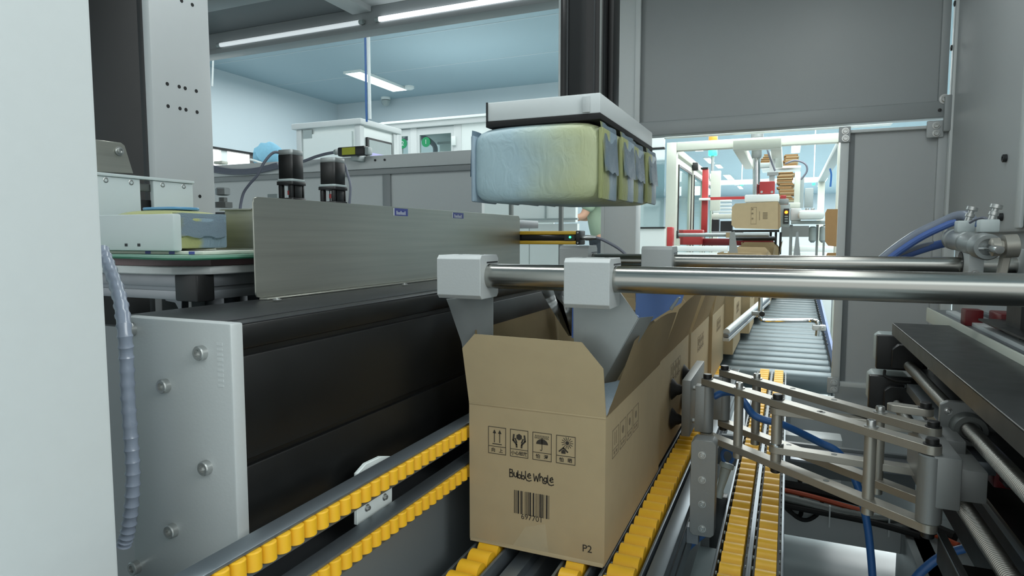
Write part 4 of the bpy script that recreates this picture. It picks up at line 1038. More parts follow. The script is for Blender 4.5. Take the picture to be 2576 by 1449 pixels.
# HDPE side plate with screws + triangle bracket
XH = -1.385
pz = lambda u, v_: P(u, v_, 'x', XH)
t = thing('side_plate', 'white plastic side plate with four countersunk screws behind the nearest pack', 'side plate', (XH, 1.0, 1.3))
a = pz(240, 432); b_ = pz(352, 446); c = pz(385, 450); d = pz(485, 462)
zt = (a.z+d.z)/2+.0
def slab(y0, y1, z0, z1, nm='plate', m_='hdpe_white', dx=.012): return M().box(XH-dx, XH, y0, y1, z0, z1, .002).build(nm, m_, t)
slab(pz(230, 470).y, b_.y, 1.272, zt-.004); slab(c.y, d.y, 1.272, zt-.004)
M().box(XH-.016, XH+.004, pz(230, 430).y, d.y+.002, zt-.004, zt+.003, .001).build('top_strip', 'hdpe_white', t)
M().box(XH-.03, XH-.014, b_.y-.02, c.y+.02, zt-.03, zt-.012, .003).build('cross_rail', 'steel_dull', t)
M().box(XH-.026, XH-.02, b_.y-.02, c.y+.02, 1.28, zt-.05).build('back_plate', 'black_plastic', t)
for u, v_ in ((266, 453), (330, 459), (409, 465), (462, 469)):
    q = pz(u, v_); bb = bolt((XH-.002, q.y, q.z), (1, 0, 0), .0062, .003, t, 'screw_steel', 'screw', True)
pp = [P(u, v_, 'x', XH-.03) for u, v_ in ((235, 350), (305, 359), (314, 366), (336, 437), (235, 432))]
t2 = thing('triangular_bracket', 'beige tapered steel bracket with one bolt beside the black slide', 'bracket', pp[3])
M().prism(pp, (-.006, 0, 0), .001).build('plate', 'steel_brushed', t2)
bolt(P(300, 380, 'x', XH-.029), (1, 0, 0), .007, .008, t2)
# grey post with holes and the black vertical slide
XP_ = -1.452
yp0 = P(378, 100, 'x', XP_).y; yp1 = P(527, 100, 'x', XP_).y
t = thing('perforated_post', 'wide grey upright plate with rows of bolt holes behind the packs', 'post', (XP_, (yp0+yp1)/2, 1.0))
M().box(XP_-.026, XP_, yp0, yp1, .9, 2.42, .003).build('plate', 'paint_gray_light', t)
for u, v_ in ((421, 211), (451, 218), (466, 222), (494, 229), (423, 267), (453, 273), (468, 276), (496, 282), (457, 2), (484, 12), (503, 494)):
    q = P(u, v_, 'x', XP_+.0005)
    rr = .0048
    M().lathe((XP_-.004, q.y, q.z), (1, 0, 0), [(0, rr*.9), (.0046, rr)], 14).build('hole', 'black_plastic', t)
t = thing('vertical_slide', 'tall black vertical slide left of the perforated grey post', 'slide', (-1.7, 1.17, 1.0))
M().box(-2.1, XP_-.045, yp0+.02, yp0+.12, .9, 2.42, .002).build('rail_body', 'anodised_black', t)
M().box(XP_-.058, XP_-.03, yp0+.01, yp0+.05, .9, 2.42, .002).build('rail_edge', 'black_plastic', t)
# knob
kx = P(561, 500, 'y', 1.6)
t = thing('clamping_knob', 'steel hexagon clamping knob between the packs and the left motor', 'knob', (kx.x, 1.6, kx.z-.03))
z_ = kx.z
M().lathe((kx.x, 1.6, z_-.03), (0, 0, 1), [(0, .030), (.018, .030), (.02, .014), (.034, .014)], 6).build('stem', 'steel_dull', t)
M().lathe((kx.x, 1.6, P(561, 492, 'y', 1.6).z), (0, 0, 1), [(0, .016), (.003, .024), (.022, .024), (.026, .02)], 6).build('knob_head', 'galvanised', t)
# mounting table behind guard
t = thing('motor_bench', 'grey bench plate carrying the two stepper motors behind the guard plate', 'bench', (-1.3, 1.7, 1.38))
M().box(-1.8, -1.0, 1.33, 2.6, 1.34, 1.372, .002).build('top', 'profile_alu', t)
M().box(-1.8, -1.0, 2.1, 2.15, 0, 1.34).build('leg', 'profile_alu', t)
for (u0, u1, v0, v1) in ((673, 697, 488, 499),):
    RB(M(), u0, v0, u1, v1, 1.6, .02).build('stop_block', 'label_gray', t)
# stepper motors
def motor(u, vtop, vbot, y, label):
    pc = P(u, (vtop+vbot)/2, 'y', y); dist = (pc-CAM).dot(FW); k = dist/FPX
    x = pc.x; zb = P(u, vbot, 'y', y).z; zt = P(u, vtop, 'y', y).z; H_ = zt-zb
    h = .0265
    t = thing('stepper_motor', label, 'motor', (x, y+h, zb), 'stepper motors behind the guard plate')
    a = .35
    def sq(w_, z0, z1, m_, nm, c=.004, wy=None):
        wy = wy or w_
        pts = [(x+sx*w_-sx*c*0, y+h+sy*wy, 0) for sx, sy in ((-1, -1), (1, -1), (1, 1), (-1, 1))]
        P8 = []
        for i, (px, py, _) in enumerate(pts):
            sx = 1 if px > x else -1; sy = 1 if py > y+h else -1
            A = (px-sx*c, py, z0); B = (px, py-sy*c, z0)
            P8 += ([A, B] if (sx*sy < 0) == (True) and False else ([B, A] if sx*sy > 0 else [A, B]))
        o = M().prism(order(P8), (0, 0, z1-z0), .0006).build(nm, m_, t); return o
    def order(p): return sorted(p, key=lambda q: math.atan2(q[1]-(y+h), q[0]-x))
    z1 = zb+H_*.30; z2 = zb+H_*.42
    sq(h*1.12, zb-.01, zb+.006, 'black_plastic', 'base_flange')
    for sx, sy in ((-1, -1), (1, -1), (1, 1), (-1, 1)):
        M().box(x+sx*h*.98, x+sx*h*.5, y+h+sy*h*.98, y+h+sy*h*.5, zb+.006, z1, .002).build('standoff', 'black_plastic', t)
    M().box(x+h*.6, x+h*.98, y+h*.2, y+h*1.8, zb+.006, z1, .001).build('side_web', 'anodised_black', t)
    sq(h*1.15, z1, z1+H_*.07, 'black_plastic', 'coupling_flange')
    sq(h*1.12, z1+H_*.07, z2, 'label_gray', 'front_flange', .006)
    sq(h, z2, zt-H_*.10, 'anodised_black', 'stator', .005)
    sq(h*1.0, zt-H_*.10, zt, 'galvanised', 'rear_cover', .006)
    cp = M().lathe((x, y+h, zb+.008), (0, 0, 1), [(0, .010), (.012, .010), (.0125, .0112), (z1-zb-.01, .0112)], 16).build('coupling', 'steel_chrome', t)
    M().lathe((x, y+h, zb+.016), (0, 0, 1), [(0, .0118), (.012, .0118)], 16).build('spider', 'red_paint', cp)
    return t, x, zt
m1, x_1, zt1 = motor(716, 376, 503, 1.45, 'left stepper motor with a cable leaving its top')
m2, x_2, zt2 = motor(822, 396, 512, 1.47, 'right stepper motor, slightly lower than the left one')
tag(M().tube([(x_1-.02, 1.47, zt1-.008), P(688, 384, 'y', 1.46), P(665, 408, 'y', 1.45), P(648, 440, 'y', 1.45), P(628, 463, 'y', 1.45), P(613, 485, 'y', 1.45), P(606, 512, 'y', 1.45), P(604, 530, 'y', 1.45)], .0042, 8).build('motor_cable', 'cable_gray'), 'grey cable drooping from the top of the left motor down to the belt table', 'cable')
tag(M().tube([P(866, 412, 'y', 1.52), P(872, 430, 'y', 1.53), P(881, 462, 'y', 1.53), P(881, 490, 'y', 1.53), P(878, 520, 'y', 1.53)], .0036, 8).build('motor_cable', 'cable_gray'), 'grey cable hanging close behind the right motor', 'cable')
# sensor amplifier on the rail
ys = 2.78; q = P(884, 380, 'y', ys)
t = thing('sensor_amplifier', 'black sensor box with a yellow label lying on the rear rail', 'sensor', (q.x, ys, q.z-.02))
RB(M(), 848, 368, 916, 391, ys, .05, .008).build('housing', 'black_plastic', t)
RB(M(), 860, 371, 893, 389, ys-.002, .003).build('label_plate', 'label_yellow', t)
RB(M(), 916, 369, 926, 389, ys+.005, .04, .006).build('clear_cap', 'label_gray', t)
M().lathe(P(848, 382, 'y', ys+.02), (-1, 0, -.1), [(0, .016), (.015, .014), (.02, .008)], 12).build('gland', 'label_gray', t)
M().box(q.x-.02, q.x+.02, ys+.02, ys+.13, P(884, 396, 'y', ys).z-.015, P(884, 390, 'y', ys).z, .002).build('foot', 'label_gray', t)
tag(M().tube([P(842, 383, 'y', 2.8), P(820, 387, 'y', 2.8), P(795, 394, 'y', 2.8), P(765, 405, 'y', 2.8), P(735, 412, 'y', 2.83)], .0085, 8).build('sensor_cable', 'cable_gray'), 'grey cable running left from the sensor box behind the left motor', 'cable')

# ================================================================== GRIPPER AND PACKS ABOVE THE CARTON
gx0, gx1, gy0, gy1 = -.592, -.345, 1.232, 1.752
zg = P(1350, 309, 'y', gy0).z-.004; zgt = P(1510, 232, 'y', gy0).z
t = thing('gripper_head', 'white rectangular gripper head with a black foam plate, holding packs over the carton', 'gripper', ((gx0+gx1)/2, 1.49, zg))
M().box(gx0, gx1, gy0, gy1, zg+.014, zgt, .003).build('housing', 'paint_light', t)
M().box(gx0-.001, gx1+.001, gy0-.001, gy1+.001, zg+.002, zg+.014, .001).build('foam_plate', 'black_rubber', t)
M().box(gx1-.035, gx1-.02, gy0-.006, gy0, zg+.016, zgt-.006, .001).build('edge_profile', 'aluminium_matte', t)
M().box(gx0, gx0+.004, gy0-.002, gy0, zg+.014, zgt).build('edge_strip', 'dark_steel', t)
for k in range(3):
    M().cyl((gx0+.06+.06*k, gy0+.12+.1*k, zgt), (gx0+.06+.06*k, gy0+.12+.1*k, zgt+.006), .01, 12).build('fitting', 'dark_steel', t)
cx0 = P(1410, 120, 'y', 1.46).x; cx1 = P(1517, 120, 'y', 1.46).x
t = thing('gripper_column', 'glossy black vertical column carrying the gripper head', 'column', ((cx0+cx1)/2, 1.5, zgt))
M().box(cx0, cx1, 1.46, 1.58, zgt, 2.42, .002).build('cover', 'black_gloss', t)
M().box(cx0-.003, cx0+.002, 1.455, 1.46, zgt, 2.42).build('edge_strip', 'steel_chrome', t)
M().box(cx0+.016, cx0+.020, 1.457, 1.46, zgt, 2.42).build('edge_strip', 'dark_steel', t)
M().box(cx1-.022, cx1-.018, 1.457, 1.46, zgt, 2.42).build('edge_strip', 'dark_steel', t)
M().box(cx1-.006, cx1-.002, 1.452, 1.46, zgt, 2.42).build('edge_strip', 'steel_dull', t)
M().box(cx1, cx1+.014, 1.50, 1.56, zgt, 2.42, .003).build('side_rail', 'anodised_black', t)
# four packs hang side by side, printed faces to the front
pz0 = P(1400, 508, 'y', gy0).z; pz1 = zg+.001
wd = (gy1-gy0)/4; lbs = ('front', 'second', 'third', 'rearmost')
for k in range(4):
    ya = gy0-.012+k*(wd+.006); 
    pack('held_wipes_pack', lbs[k]+' pack of wet wipes hanging under the white gripper head', gx0-.034, gx1+.006+.006*(k % 2), ya, ya+wd+.001, pz0+.004*k, pz1, 'film_blue_green', ends=(1, 1), group='wipes packs held by the gripper', puff=.014)
# text-like grey print on the front pack is faint: two soft barcodes

# ================================================================== RODS, CLAMP BLOCKS, FUNNEL GUIDES
RY, RZ, RR = 1.225, 1.2185, .0262
t = thing('guide_rod', 'thick near steel guide rod crossing to the right edge of the picture', 'rod', (0, RY, RZ), 'steel guide rods over the cartons')
x0 = P(1165, 700, 'y', RY).x
M().lathe((x0, RY, RZ), (1, 0, 0), [(0, RR-.003), (.003, RR), (1.25, RR)], 40).build('shaft', 'steel_rod', t)
R2Y, R2Z, R2R = 1.75, 1.2365, .0188
t = thing('guide_rod', 'thinner far steel guide rod behind the thick one', 'rod', (0, R2Y, R2Z), 'steel guide rods over the cartons')
x0 = P(1430, 660, 'y', R2Y).x
M().lathe((x0, R2Y, R2Z), (1, 0, 0), [(0, R2R-.002), (.002, R2R), (1.15, R2R)], 32).build('shaft', 'steel_rod', t)
def clamp(u0, u1, v0, v1, y, d, rr, rz, label, holes=True, topu=None):
    q0 = P(u0, (v0+v1)/2, 'y', y); q1 = P(u1, (v0+v1)/2, 'y', y); zt = P((u0+u1)/2, v0, 'y', y).z; zb = P((u0+u1)/2, v1, 'y', y).z
    t = thing('clamp_block', label, 'clamp block', ((q0.x+q1.x)/2, y+d/2, zb), 'grey clamp blocks on the guide rods')
    c = .008; x0, x1 = q0.x, q1.x
    pts = [(y+c, zb), (y+d-c, zb), (y+d, zb+c), (y+d, zt-c), (y+d-c, zt), (y+c, zt), (y, zt-c), (y, zb+c)]
    M().prism([(x0, a, b_) for a, b_ in pts], (x1-x0, 0, 0), .0008).build('body', 'aluminium_matte', t, False)
    if holes:
        for f in (.28, .78):
            xx = x0+(x1-x0)*f; M().lathe((xx, y+d*.6, zt-.001), (0, 0, 1), [(0, .0045), (.0014, .0045)], 14).build('bolt', 'steel_dull', t)
    # slot above the bore on the right face
    M().box(x1, x1+.0006, y+d*.35, y+d*.95, rz+rr+.001, rz+rr+.0045).build('slot', 'dark_steel', t)
    return t
clamp(1099, 1208, 642, 752, 1.18, .09, RR, RZ, 'left near clamp block at the end of the thick guide rod')
clamp(1418, 1533, 650, 777, 1.18, .09, RR, RZ, 'middle near clamp block on the thick guide rod')
clamp(1613, 1690, 620, 700, 1.705, .09, R2R, R2Z, 'right far clamp block on the thin guide rod', False)
clamp(1407, 1480, 618, 700, 1.705, .09, R2R, R2Z, 'far clamp block mostly hidden behind the middle near one', False)
def plate(name, pts, y, m_, label, fl=None, dy=.003, flm=None):
    t = thing(name, label, 'guide plate', P(pts[0][0], pts[0][1], 'y', y))
    M().prism([P(u, v_, 'y', y) for u, v_ in pts], (0, dy, 0), .0005).build('plate', m_, t)
    if fl:
        a, b_ = [P(u, v_, 'y', y) for u, v_ in fl]
        o = Vector((.006, .03, .0)) if True else 0
        M().prism([a, b_, b_+Vector((.022, .035, 0)), a+Vector((.022, .035, 0))], (.0025, 0, .001), .0005).build('flange', flm or m_, t)
    return t
plate('funnel_plate', [(1122, 752), (1240, 745), (1240, 850), (1232, 1010), (1192, 1010), (1160, 860), (1130, 772)], 1.262, 'galvanised', 'grey funnel guide plate hanging from the left near clamp block into the carton')
plate('funnel_plate', [(1442, 760), (1560, 735), (1606, 800), (1512, 966), (1490, 985), (1470, 985), (1442, 850)], 1.262, 'galvanised', 'grey funnel guide plate hanging from the middle near clamp block into the carton', fl=[(1606, 800), (1511, 966)])
# polished curved guide, far left, and blue plastic guides
t = thing('funnel_chute', 'polished curved metal guide left of the middle clamp block', 'guide plate', P(1400, 780, 'y', 1.68))
rows = []
for i in range(7):
    f = i/6; r_ = []
    ul = 1358+72*f**1.1; v_ = 725+120*f; ur = 1442
    for j in range(6):
        g_ = j/5; r_.append(P(ul+(ur-ul)*g_, v_+6*g_*(1-f), 'y', 1.68+.035*math.sin(g_*PI)))
    rows.append(r_)
M().sheet(rows, .002).build('chute', 'steel_chrome', t)
M().prism([P(1440, 735, 'y', 1.67), P(1444, 735, 'y', 1.67), P(1443, 850, 'y', 1.67), P(1438, 850, 'y', 1.67)], (0, .01, 0)).build('blue_edging', 'blue_strip', t)
t = thing('blue_guide', 'blue plastic funnel guide sheet inside the second carton', 'guide plate', P(1650, 790, 'y', 1.9))
rows = []
for i in range(8):
    f = i/7; r_ = []
    for j in range(6):
        g_ = j/5
        top = P(1600+125*f, 720, 'y', 1.66+.28*f); bot = P(1592+122*f, 842-80*f**.9, 'y', 1.62+.28*f)
        r_.append(top.lerp(bot, g_)+Vector((0, .012*math.sin(PI*g_), 0)))
    rows.append(r_)
M().sheet(rows, .002).build('sheet', 'blue_plastic', t)
M().prism([P(u, v_, 'y', 1.60) for u, v_ in ((1556, 730), (1563, 755), (1580, 782), (1606, 796), (1603, 806), (1574, 798), (1557, 785))], (0, .01, 0), .001).build('rolled_edge', 'blue_plastic', t)
M().prism([P(u, v_, 'y', 1.62) for u, v_ in ((1690, 782), (1711, 748), (1704, 748), (1683, 776))], (0, .01, 0), .001).build('edge_clip', 'galvanised', t)
# blue film and packs already inside the first carton
pack('packed_wipes', 'blue wipes pack already lying inside the nearest carton', OX+.02, OX+.145, OY+.03, OY+.54, OZ+.008, OZ+.15, 'film_blue_green', ends=(0, 0), group='packs inside the nearest carton')
pack('packed_wipes', 'blue-topped wipes pack inside the nearest carton, touching its right panel', OX+.155, OX+.29, OY+.03, OY+.54, OZ+.008, OZ+.275, 'film_end_blue', ends=(0, 0), group='packs inside the nearest carton')

# ================================================================== SUCTION ARM
BZ = .945
def bar(a, b_, zt, th, w_, m_, parent, name='link_bar', label=None):
    a = Vector(a); b_ = Vector(b_); d = (b_-a); d.z = 0; d.normalize(); n_ = Vector((-d.y, d.x, 0)); r = w_/2; pts = []
    for k in range(9):
        th_ = PI/2+PI*k/8; pts.append(a+d*(r*math.cos(th_))+n_*(r*math.sin(th_)))
    for k in range(9):
        th_ = -PI/2+PI*k/8; pts.append(b_+d*(r*math.cos(th_))+n_*(r*math.sin(th_)))
    m2 = M().prism([(p.x, p.y, zt-th) for p in pts], (0, 0, th), .0008)
    o = m2.build(name, m_, parent)
    if label: o['label'] = label
    return o
arm = thing('scissor_linkage', 'steel scissor linkage arm carrying the suction plate to the cartons', 'linkage arm', (0, 1.5, .8))
fa = P(1780, 952, 'z', BZ); fb = P(2345, 1118, 'z', BZ)
ra = P(1823, 930, 'z', BZ); rb = P(2348, 1074, 'z', BZ)
fa2z = P(1780, 1087, 'y', fa.y).z; lowz = fa2z
W_ = .03
bar(fa, fb, BZ, .016, W_, 'steel_link', arm)
bar(ra, rb, BZ, .016, W_*.95, 'steel_link', arm)
bar(fa, fb, lowz, .016, W_, 'steel_link', arm)
bar(ra, rb, lowz, .016, W_*.95, 'steel_link', arm)
def onbar(a, b_, u):
    best = min(range(0, 401), key=lambda i: abs((lambda q: CX_(q))(a.lerp(b_, i/400))-u)); return a.lerp(b_, best/400)
def CX_(q): d = q-CAM; return 1288+FPX*d.dot(RT)/d.dot(FW)
# crossing links
pc = onbar(fa, fb, 1957)
ll = P(2345, 1033, 'z', BZ+.004)
lend = Vector((rb.x+.0, rb.y+.075, 0))
low2 = lowz+.0175
bar((pc.x, pc.y, 0), (lend.x, lend.y, 0), low2+.016, .015, .03, 'steel_link', arm, 'cross_link')
bar((pc.x, pc.y, 0), (lend.x, lend.y, 0), BZ-.018, .015, .03, 'steel_link', arm, 'cross_link')
ps = onbar(ra, rb, 2225)
bar((ps.x+.02, ps.y+.02, 0), (lend.x, lend.y, 0), BZ+.0175, .015, .028, 'steel_link', arm, 'cross_link')
def pin(c, z0, z1, r, head=True, m_='steel_link'):
    o = M().cyl((c.x, c.y, z0), (c.x, c.y, z1), r, 22, ch=.001).build('pin', m_, arm)
    if head: bolt((c.x, c.y, z1), (0, 0, 1), .0085, .013, arm, 'screw_steel', 'bolt')
    return o
pf1 = onbar(fa, fb, 1860); pf2 = onbar(fa, fb, 2192); pr1 = onbar(ra, rb, 1904); pr2 = onbar(ra, rb, 2215)
for c in (pf1, pf2, pr1, pr2): pin(c, lowz-.032, BZ, .0105)
pin(pc, lowz-.01, BZ, .0115, False)
M().lathe((pc.x, pc.y, low2+.016), (0, 0, 1), [(0, .0155), (.004, .0155), (.006, .013)], 20).build('collar', 'steel_chrome', arm)
def blackbolt(c, z, dn=1):
    M().lathe((c.x, c.y, z), (0, 0, dn), [(0, .014), (.0015, .014), (.002, .0105), (.010, .0105), (.0115, .009)], 16).build('bolt', 'black_plastic', arm)['label'] = 'black bolt'
for c in (fa, ra, pc, fb, rb): blackbolt(c, BZ)
blackbolt(lend, BZ+.0175)
for c in (fa, ra, fb): blackbolt(c, lowz-.016, -1)
blackbolt(pc, lowz-.016, -1)
# holes in the bars
for a, b_, u in ((fa, fb, 2068), (ra, rb, 1995), (ra, rb, 2098), (fa, fb, 2062)):
    q = onbar(a, b_, u)
    M().lathe((q.x, q.y, BZ-.0005), (0, 0, 1), [(0, .006), (.001, .006)], 14).build('hole', 'steel_dull', arm)
for (a, b_, u) in ((fa, fb, 2085), (ra, rb, 1990)):
    q = onbar(a, b_, u); M().lathe((q.x, q.y, lowz-.0005), (0, 0, 1), [(0, .006), (.001, .006)], 14).build('hole', 'steel_dull', arm)
q = Vector((pc.x, pc.y, 0)).lerp(lend, .42); M().lathe((q.x, q.y, low2+.0155), (0, 0, 1), [(0, .006), (.001, .006)], 14).build('hole', 'steel_dull', arm)
# knuckles
for c in (fa, ra):
    M().cyl((c.x, c.y, lowz+.001), (c.x, c.y, BZ-.017), .0165, 26, ch=.002).build('knuckle', 'aluminium_dark', arm)
    M().box(c.x-.028, c.x, c.y-.0155, c.y+.0155, lowz+.002, BZ-.018, .002).build('knuckle_block', 'aluminium_dark', arm)
# suction plate and cups
xs0, xs1 = -.283, -.257
ys0 = P(1738, 960, 'x', xs1).y; ys1 = P(1772, 908, 'x', xs1).y
zt = P(1738, 958, 'x', xs1).z; zb = P(1738, 1093, 'x', xs1).z
sp = M().box(xs0, xs1, ys0, ys1, zb, zt, .002).build('suction_plate', 'aluminium_dark', arm)
for z_ in (zb+.035, zt-.035): M().cyl((xs1, ys0+.06, z_), (fa.x-.026, ys0+.06, z_), .007, 12).build('spacer', 'screw_steel', sp)
for y in (ys0+.04, ys1-.06):
    for z_ in (zb+.04, zt-.04):
        c_ = M().lathe((xs0, y, z_), (-1, 0, 0), [(0, .012), (.006, .012), (.012, .016), (.020, .018), (.030, .029), (.0355, .034)], 24).build('suction_cup', 'black_rubber', sp)
# carriage
ca = thing('arm_carriage', 'grey aluminium carriage block at the right end of the scissor arm', 'carriage', (.26, 1.33, .8))
x0 = P(2312, 1220, 'y', fb.y-.02).x; yfc = fb.y-.02
M().cyl((fb.x, fb.y, lowz+.001), (fb.x, fb.y, BZ-.017), .02, 30, ch=.002).build('knuckle', 'aluminium_dark', ca)
x1 = P(2420, 1220, 'y', yfc).x
zc0 = P(2380, 1284, 'y', yfc).z; zc1 = P(2380, 1152, 'y', yfc).z
M().box(fb.x, x1, yfc+.001, 1.50, zc0, zc1, .003).build('block', 'aluminium_dark', ca)
x2 = P(2486, 1220, 'y', yfc+.03).x
M().box(x1, x2, yfc+.03, 1.50, P(2455, 1267, 'y', yfc+.03).z, P(2455, 1186, 'y', yfc+.03).z, .003).build('side_block', 'aluminium_dark', ca)
M().box(rb.x-.016, rb.x+.05, rb.y-.016, rb.y+.10, lowz+.006, BZ-.018, .003).build('rear_block', 'aluminium_dark', ca)
# nut flange around the upper screw
SX, SZ = .333, .930
yn = 1.475
pts = [(-.045, .040), (-.032, .048), (.036, .048), (.048, .034), (.048, -.034), (.036, -.048), (-.032, -.048), (-.045, -.040)]
M().prism([(SX+a, yn, SZ+b_) for a, b_ in pts], (0, .014, 0), .001).build('nut_flange', 'aluminium_dark', ca)
M().lathe((SX, yn, SZ), (0, -1, 0), [(0, .030), (.030, .030), (.032, .028), (.032, .019), (.022, .0185), (.022, 0)], 32).build('ball_nut', 'steel_dull', ca)
for a, b_ in ((-.032, .028), (.012, .040), (-.034, -.022), (.0, -.041), (.038, .012), (.034, -.03)):
    bolt((SX+a, yn, SZ+b_), (0, -1, 0), .005, .002, ca, 'steel_chrome', 'screw', True)
# ================================================================== SCREW UNIT ON THE RIGHT
def screwunit(x, z, y0, y1, label):
    t = thing('ball_screw', label, 'ball screw', (x, y1, z), 'long ball screws')
    pr = [(0, .0125)]; h = .002
    while h < y1-y0-.005: pr += [(h, .0125), (h+.0012, .0147), (h+.0030, .0147), (h+.0042, .0125)]; h += .0052
    pr.append((y1-y0, .0125))
    M().lathe((x, y0, z), (0, 1, 0), pr, 20).build('shaft', 'dark_thread', t)
    return t
screwunit(SX, SZ, .75, 2.13, 'upper threaded ball screw passing through the nut flange')
screwunit(.305, .818, .75, 2.10, 'lower threaded ball screw below the scissor arm carriage')
for (x, z, y, lb) in ((.318, .955, 2.12, 'upper black bearing housing with its grey motor under the dark cover'), (.300, .835, 2.10, 'lower black bearing housing with its grey motor')):
    t = thing('screw_bearing', lb, 'bearing', (x, y, z), 'screw bearings with motors')
    M().box(x-.062, x+.07, y+.055, y+.085, z-.05, z+.052, .003).build('motor_plate', 'black_plastic', t)
    M().prism([(x-.055, y+.085, z-.04), (x-.055, y+.085, z+.036), (x-.043, y+.085, z+.047), (x+.043, y+.085, z+.047), (x+.055, y+.085, z+.036), (x+.055, y+.085, z-.04)], (0, .12, 0), .002).build('motor', 'label_gray', t)
    M().lathe((x, y+.055, z), (0, -1, 0), [(0, .026), (.012, .026), (.02, .02), (.035, .02)], 20).build('coupling', 'steel_chrome', t)
    pp = [(x-.028, y, z-.035), (x-.028, y, z+.020), (x-.012, y, z+.034), (x+.05, y, z+.034), (x+.05, y, z-.035)]
    M().prism(pp, (0, .03, 0), .001).build('housing', 'black_plastic', t)
    M().box(x+.02, x+.024, y-.005, y+.05, z+.036, z+.046).build('bracket_tab', 'steel_chrome', t)
    M().tube([(x-.04, y+.05, z-.052), (x-.04, y+.03, z-.066), (x-.015, y, z-.072), (x+.02, y-.01, z-.07)], .004, 8).build('motor_cable', 'black_rubber', t)
bm_ = thing('axis_beam', 'dark machined beam with linear rails behind the ball screws', 'beam', (.42, 1.5, .5))
M().box(.415, .46, .6, 2.25, .55, 1.035).build('web', 'anodised_black', bm_)
M().box(.380, .415, .6, 2.1, .962, .975, .001).build('linear_rail', 'rail_alu', bm_)
M().box(.355, .415, .6, 2.12, .885, .925, .002).build('ledge', 'dark_steel', bm_)
M().box(.318, .36, 1.38, 2.05, .868, .892, .001).build('linear_rail', 'rail_alu', bm_)
M().box(.36, .415, .6, 2.12, .80, .81, .001).build('ledge', 'dark_steel', bm_)
M().box(.385, .415, .6, 2.05, .75, .77, .001).build('linear_rail', 'rail_alu', bm_)
M().box(.25, .262, .6, 1.25, .745, .80, .002).build('lower_channel', 'anodised_black', bm_)
M().box(.262, .415, .6, 1.25, .745, .75).build('lower_channel', 'anodised_black', bm_)
M().box(.248, .2495, .6, 1.25, .798, .8).build('edge', 'rail_alu', bm_)
# dark cover above
cv = thing('screw_cover', 'large dark folded cover over the ball screws', 'cover', (.37, 1.5, 1.02))
c0 = P(2245, 812, 'z', 1.056); c1 = P(2469, 1000, 'z', 1.056); c2 = P(2576, 1075, 'z', 1.056)
M().prism([(c0.x, 2.1, 1.053), (c0.x, .7, 1.053), (.50, .7, 1.053), (.50, 2.1, 1.053)], (0, 0, .003), .001).build('top_sheet', 'dark_steel', cv)
M().box(c0.x, c0.x+.003, .7, 2.1, 1.022, 1.053).build('side_fold', 'dark_steel', cv)
# beam above the cover
t = thing('upper_profile', 'long light profile beam with a red switch above the dark cover', 'beam', (.47, 1.5, 1.06))
M().box(.42, .426, .7, 2.42, 1.030, 1.074, .001).build('side_face', 'paint_cream', t)  # cream colour paints beige reflected light onto the aluminium profile
M().box(.426, .62, .7, 2.42, 1.0605, 1.068, .001).build('top_face', 'profile_alu', t)
M().box(.45, .475, .7, 2.3, 1.068, 1.078, .001).build('strip', 'paint_light', t)
M().box(.50, .51, .7, 2.3, 1.068, 1.080, .001).build('rib', 'profile_alu', t)
M().box(.53, .54, .7, 2.3, 1.068, 1.082, .001).build('rib', 'profile_alu', t)
q = P(2452, 790, 'y', 2.0); M().box(q.x-.02, q.x+.02, 2.0, 2.05, 1.068, q.z+.01, .003).build('red_switch', 'red_dark', t)
M().box(q.x+.03, q.x+.09, 1.9, 2.0, 1.068, q.z+.012, .003).build('red_switch', 'red_dark', t)
M().box(.44, .50, 1.1, 1.9, 1.095, 1.10).build('top_strip', 'black_plastic', t)
# red/dark sensor parts beside the carriage
t = thing('limit_sensor', 'dark red sensor block right of the carriage', 'sensor', P(2510, 1200, 'y', 1.42))
M().box(.362, .395, 1.40, 1.45, .84, .90, .003).build('housing', 'red_dark', t)
M().box(.37, .385, 1.36, 1.40, .855, .875, .001).build('tab', 'dark_steel', t)
t = tag(M().box(.4145, .4149, 1.17, 1.24, .99, 1.018).build('violet_label', 'screen_violet'), 'small violet label stuck on the dark cover side', 'label')

# support block, cylinder and lever at the right end of the far rod
t = thing('rod_support', 'grey support block gripping the far guide rod near the right edge', 'support block', P(2455, 690, 'y', 1.68))
xa = P(2437, 660, 'y', 1.68).x; xb = P(2476, 660, 'y', 1.68).x
zt = P(2455, 627, 'y', 1.68).z; zb = P(2455, 694, 'y', 1.68).z
M().box(xa, xb, 1.68, 1.80, zb, zt, .0015).build('block', 'aluminium_matte', t)
M().lathe((xa-.0005, R2Y, R2Z+.004), (-1, 0, 0), [(0, .0275), (.001, .0275)], 28).build('bore', 'dark_steel', t)
bolt(P(2453, 690, 'y', 1.679), (0, -1, 0), .006, .005, t, 'steel_chrome')
M().box(.47, .50, 1.70, 1.80, 1.0685, 1.20).build('pedestal', 'black_plastic', t)
M().box(xa, .45, 1.69, 1.80, zb-.012, zb).build('foot', 'aluminium_matte', t)
M().box(xb+.075, xb+.105, 1.68, 1.80, zb, zt, .0015).build('block', 'aluminium_matte', t)
ca0 = P(2398, 601, 'y', 1.86); ca1 = P(2486, 622, 'y', 1.60)
d = (ca1-ca0); L_ = d.length; du = d.normalized()
t = thing('air_cylinder', 'small pneumatic cylinder with white fittings above the rod support', 'air cylinder', ca0)
r = .0245
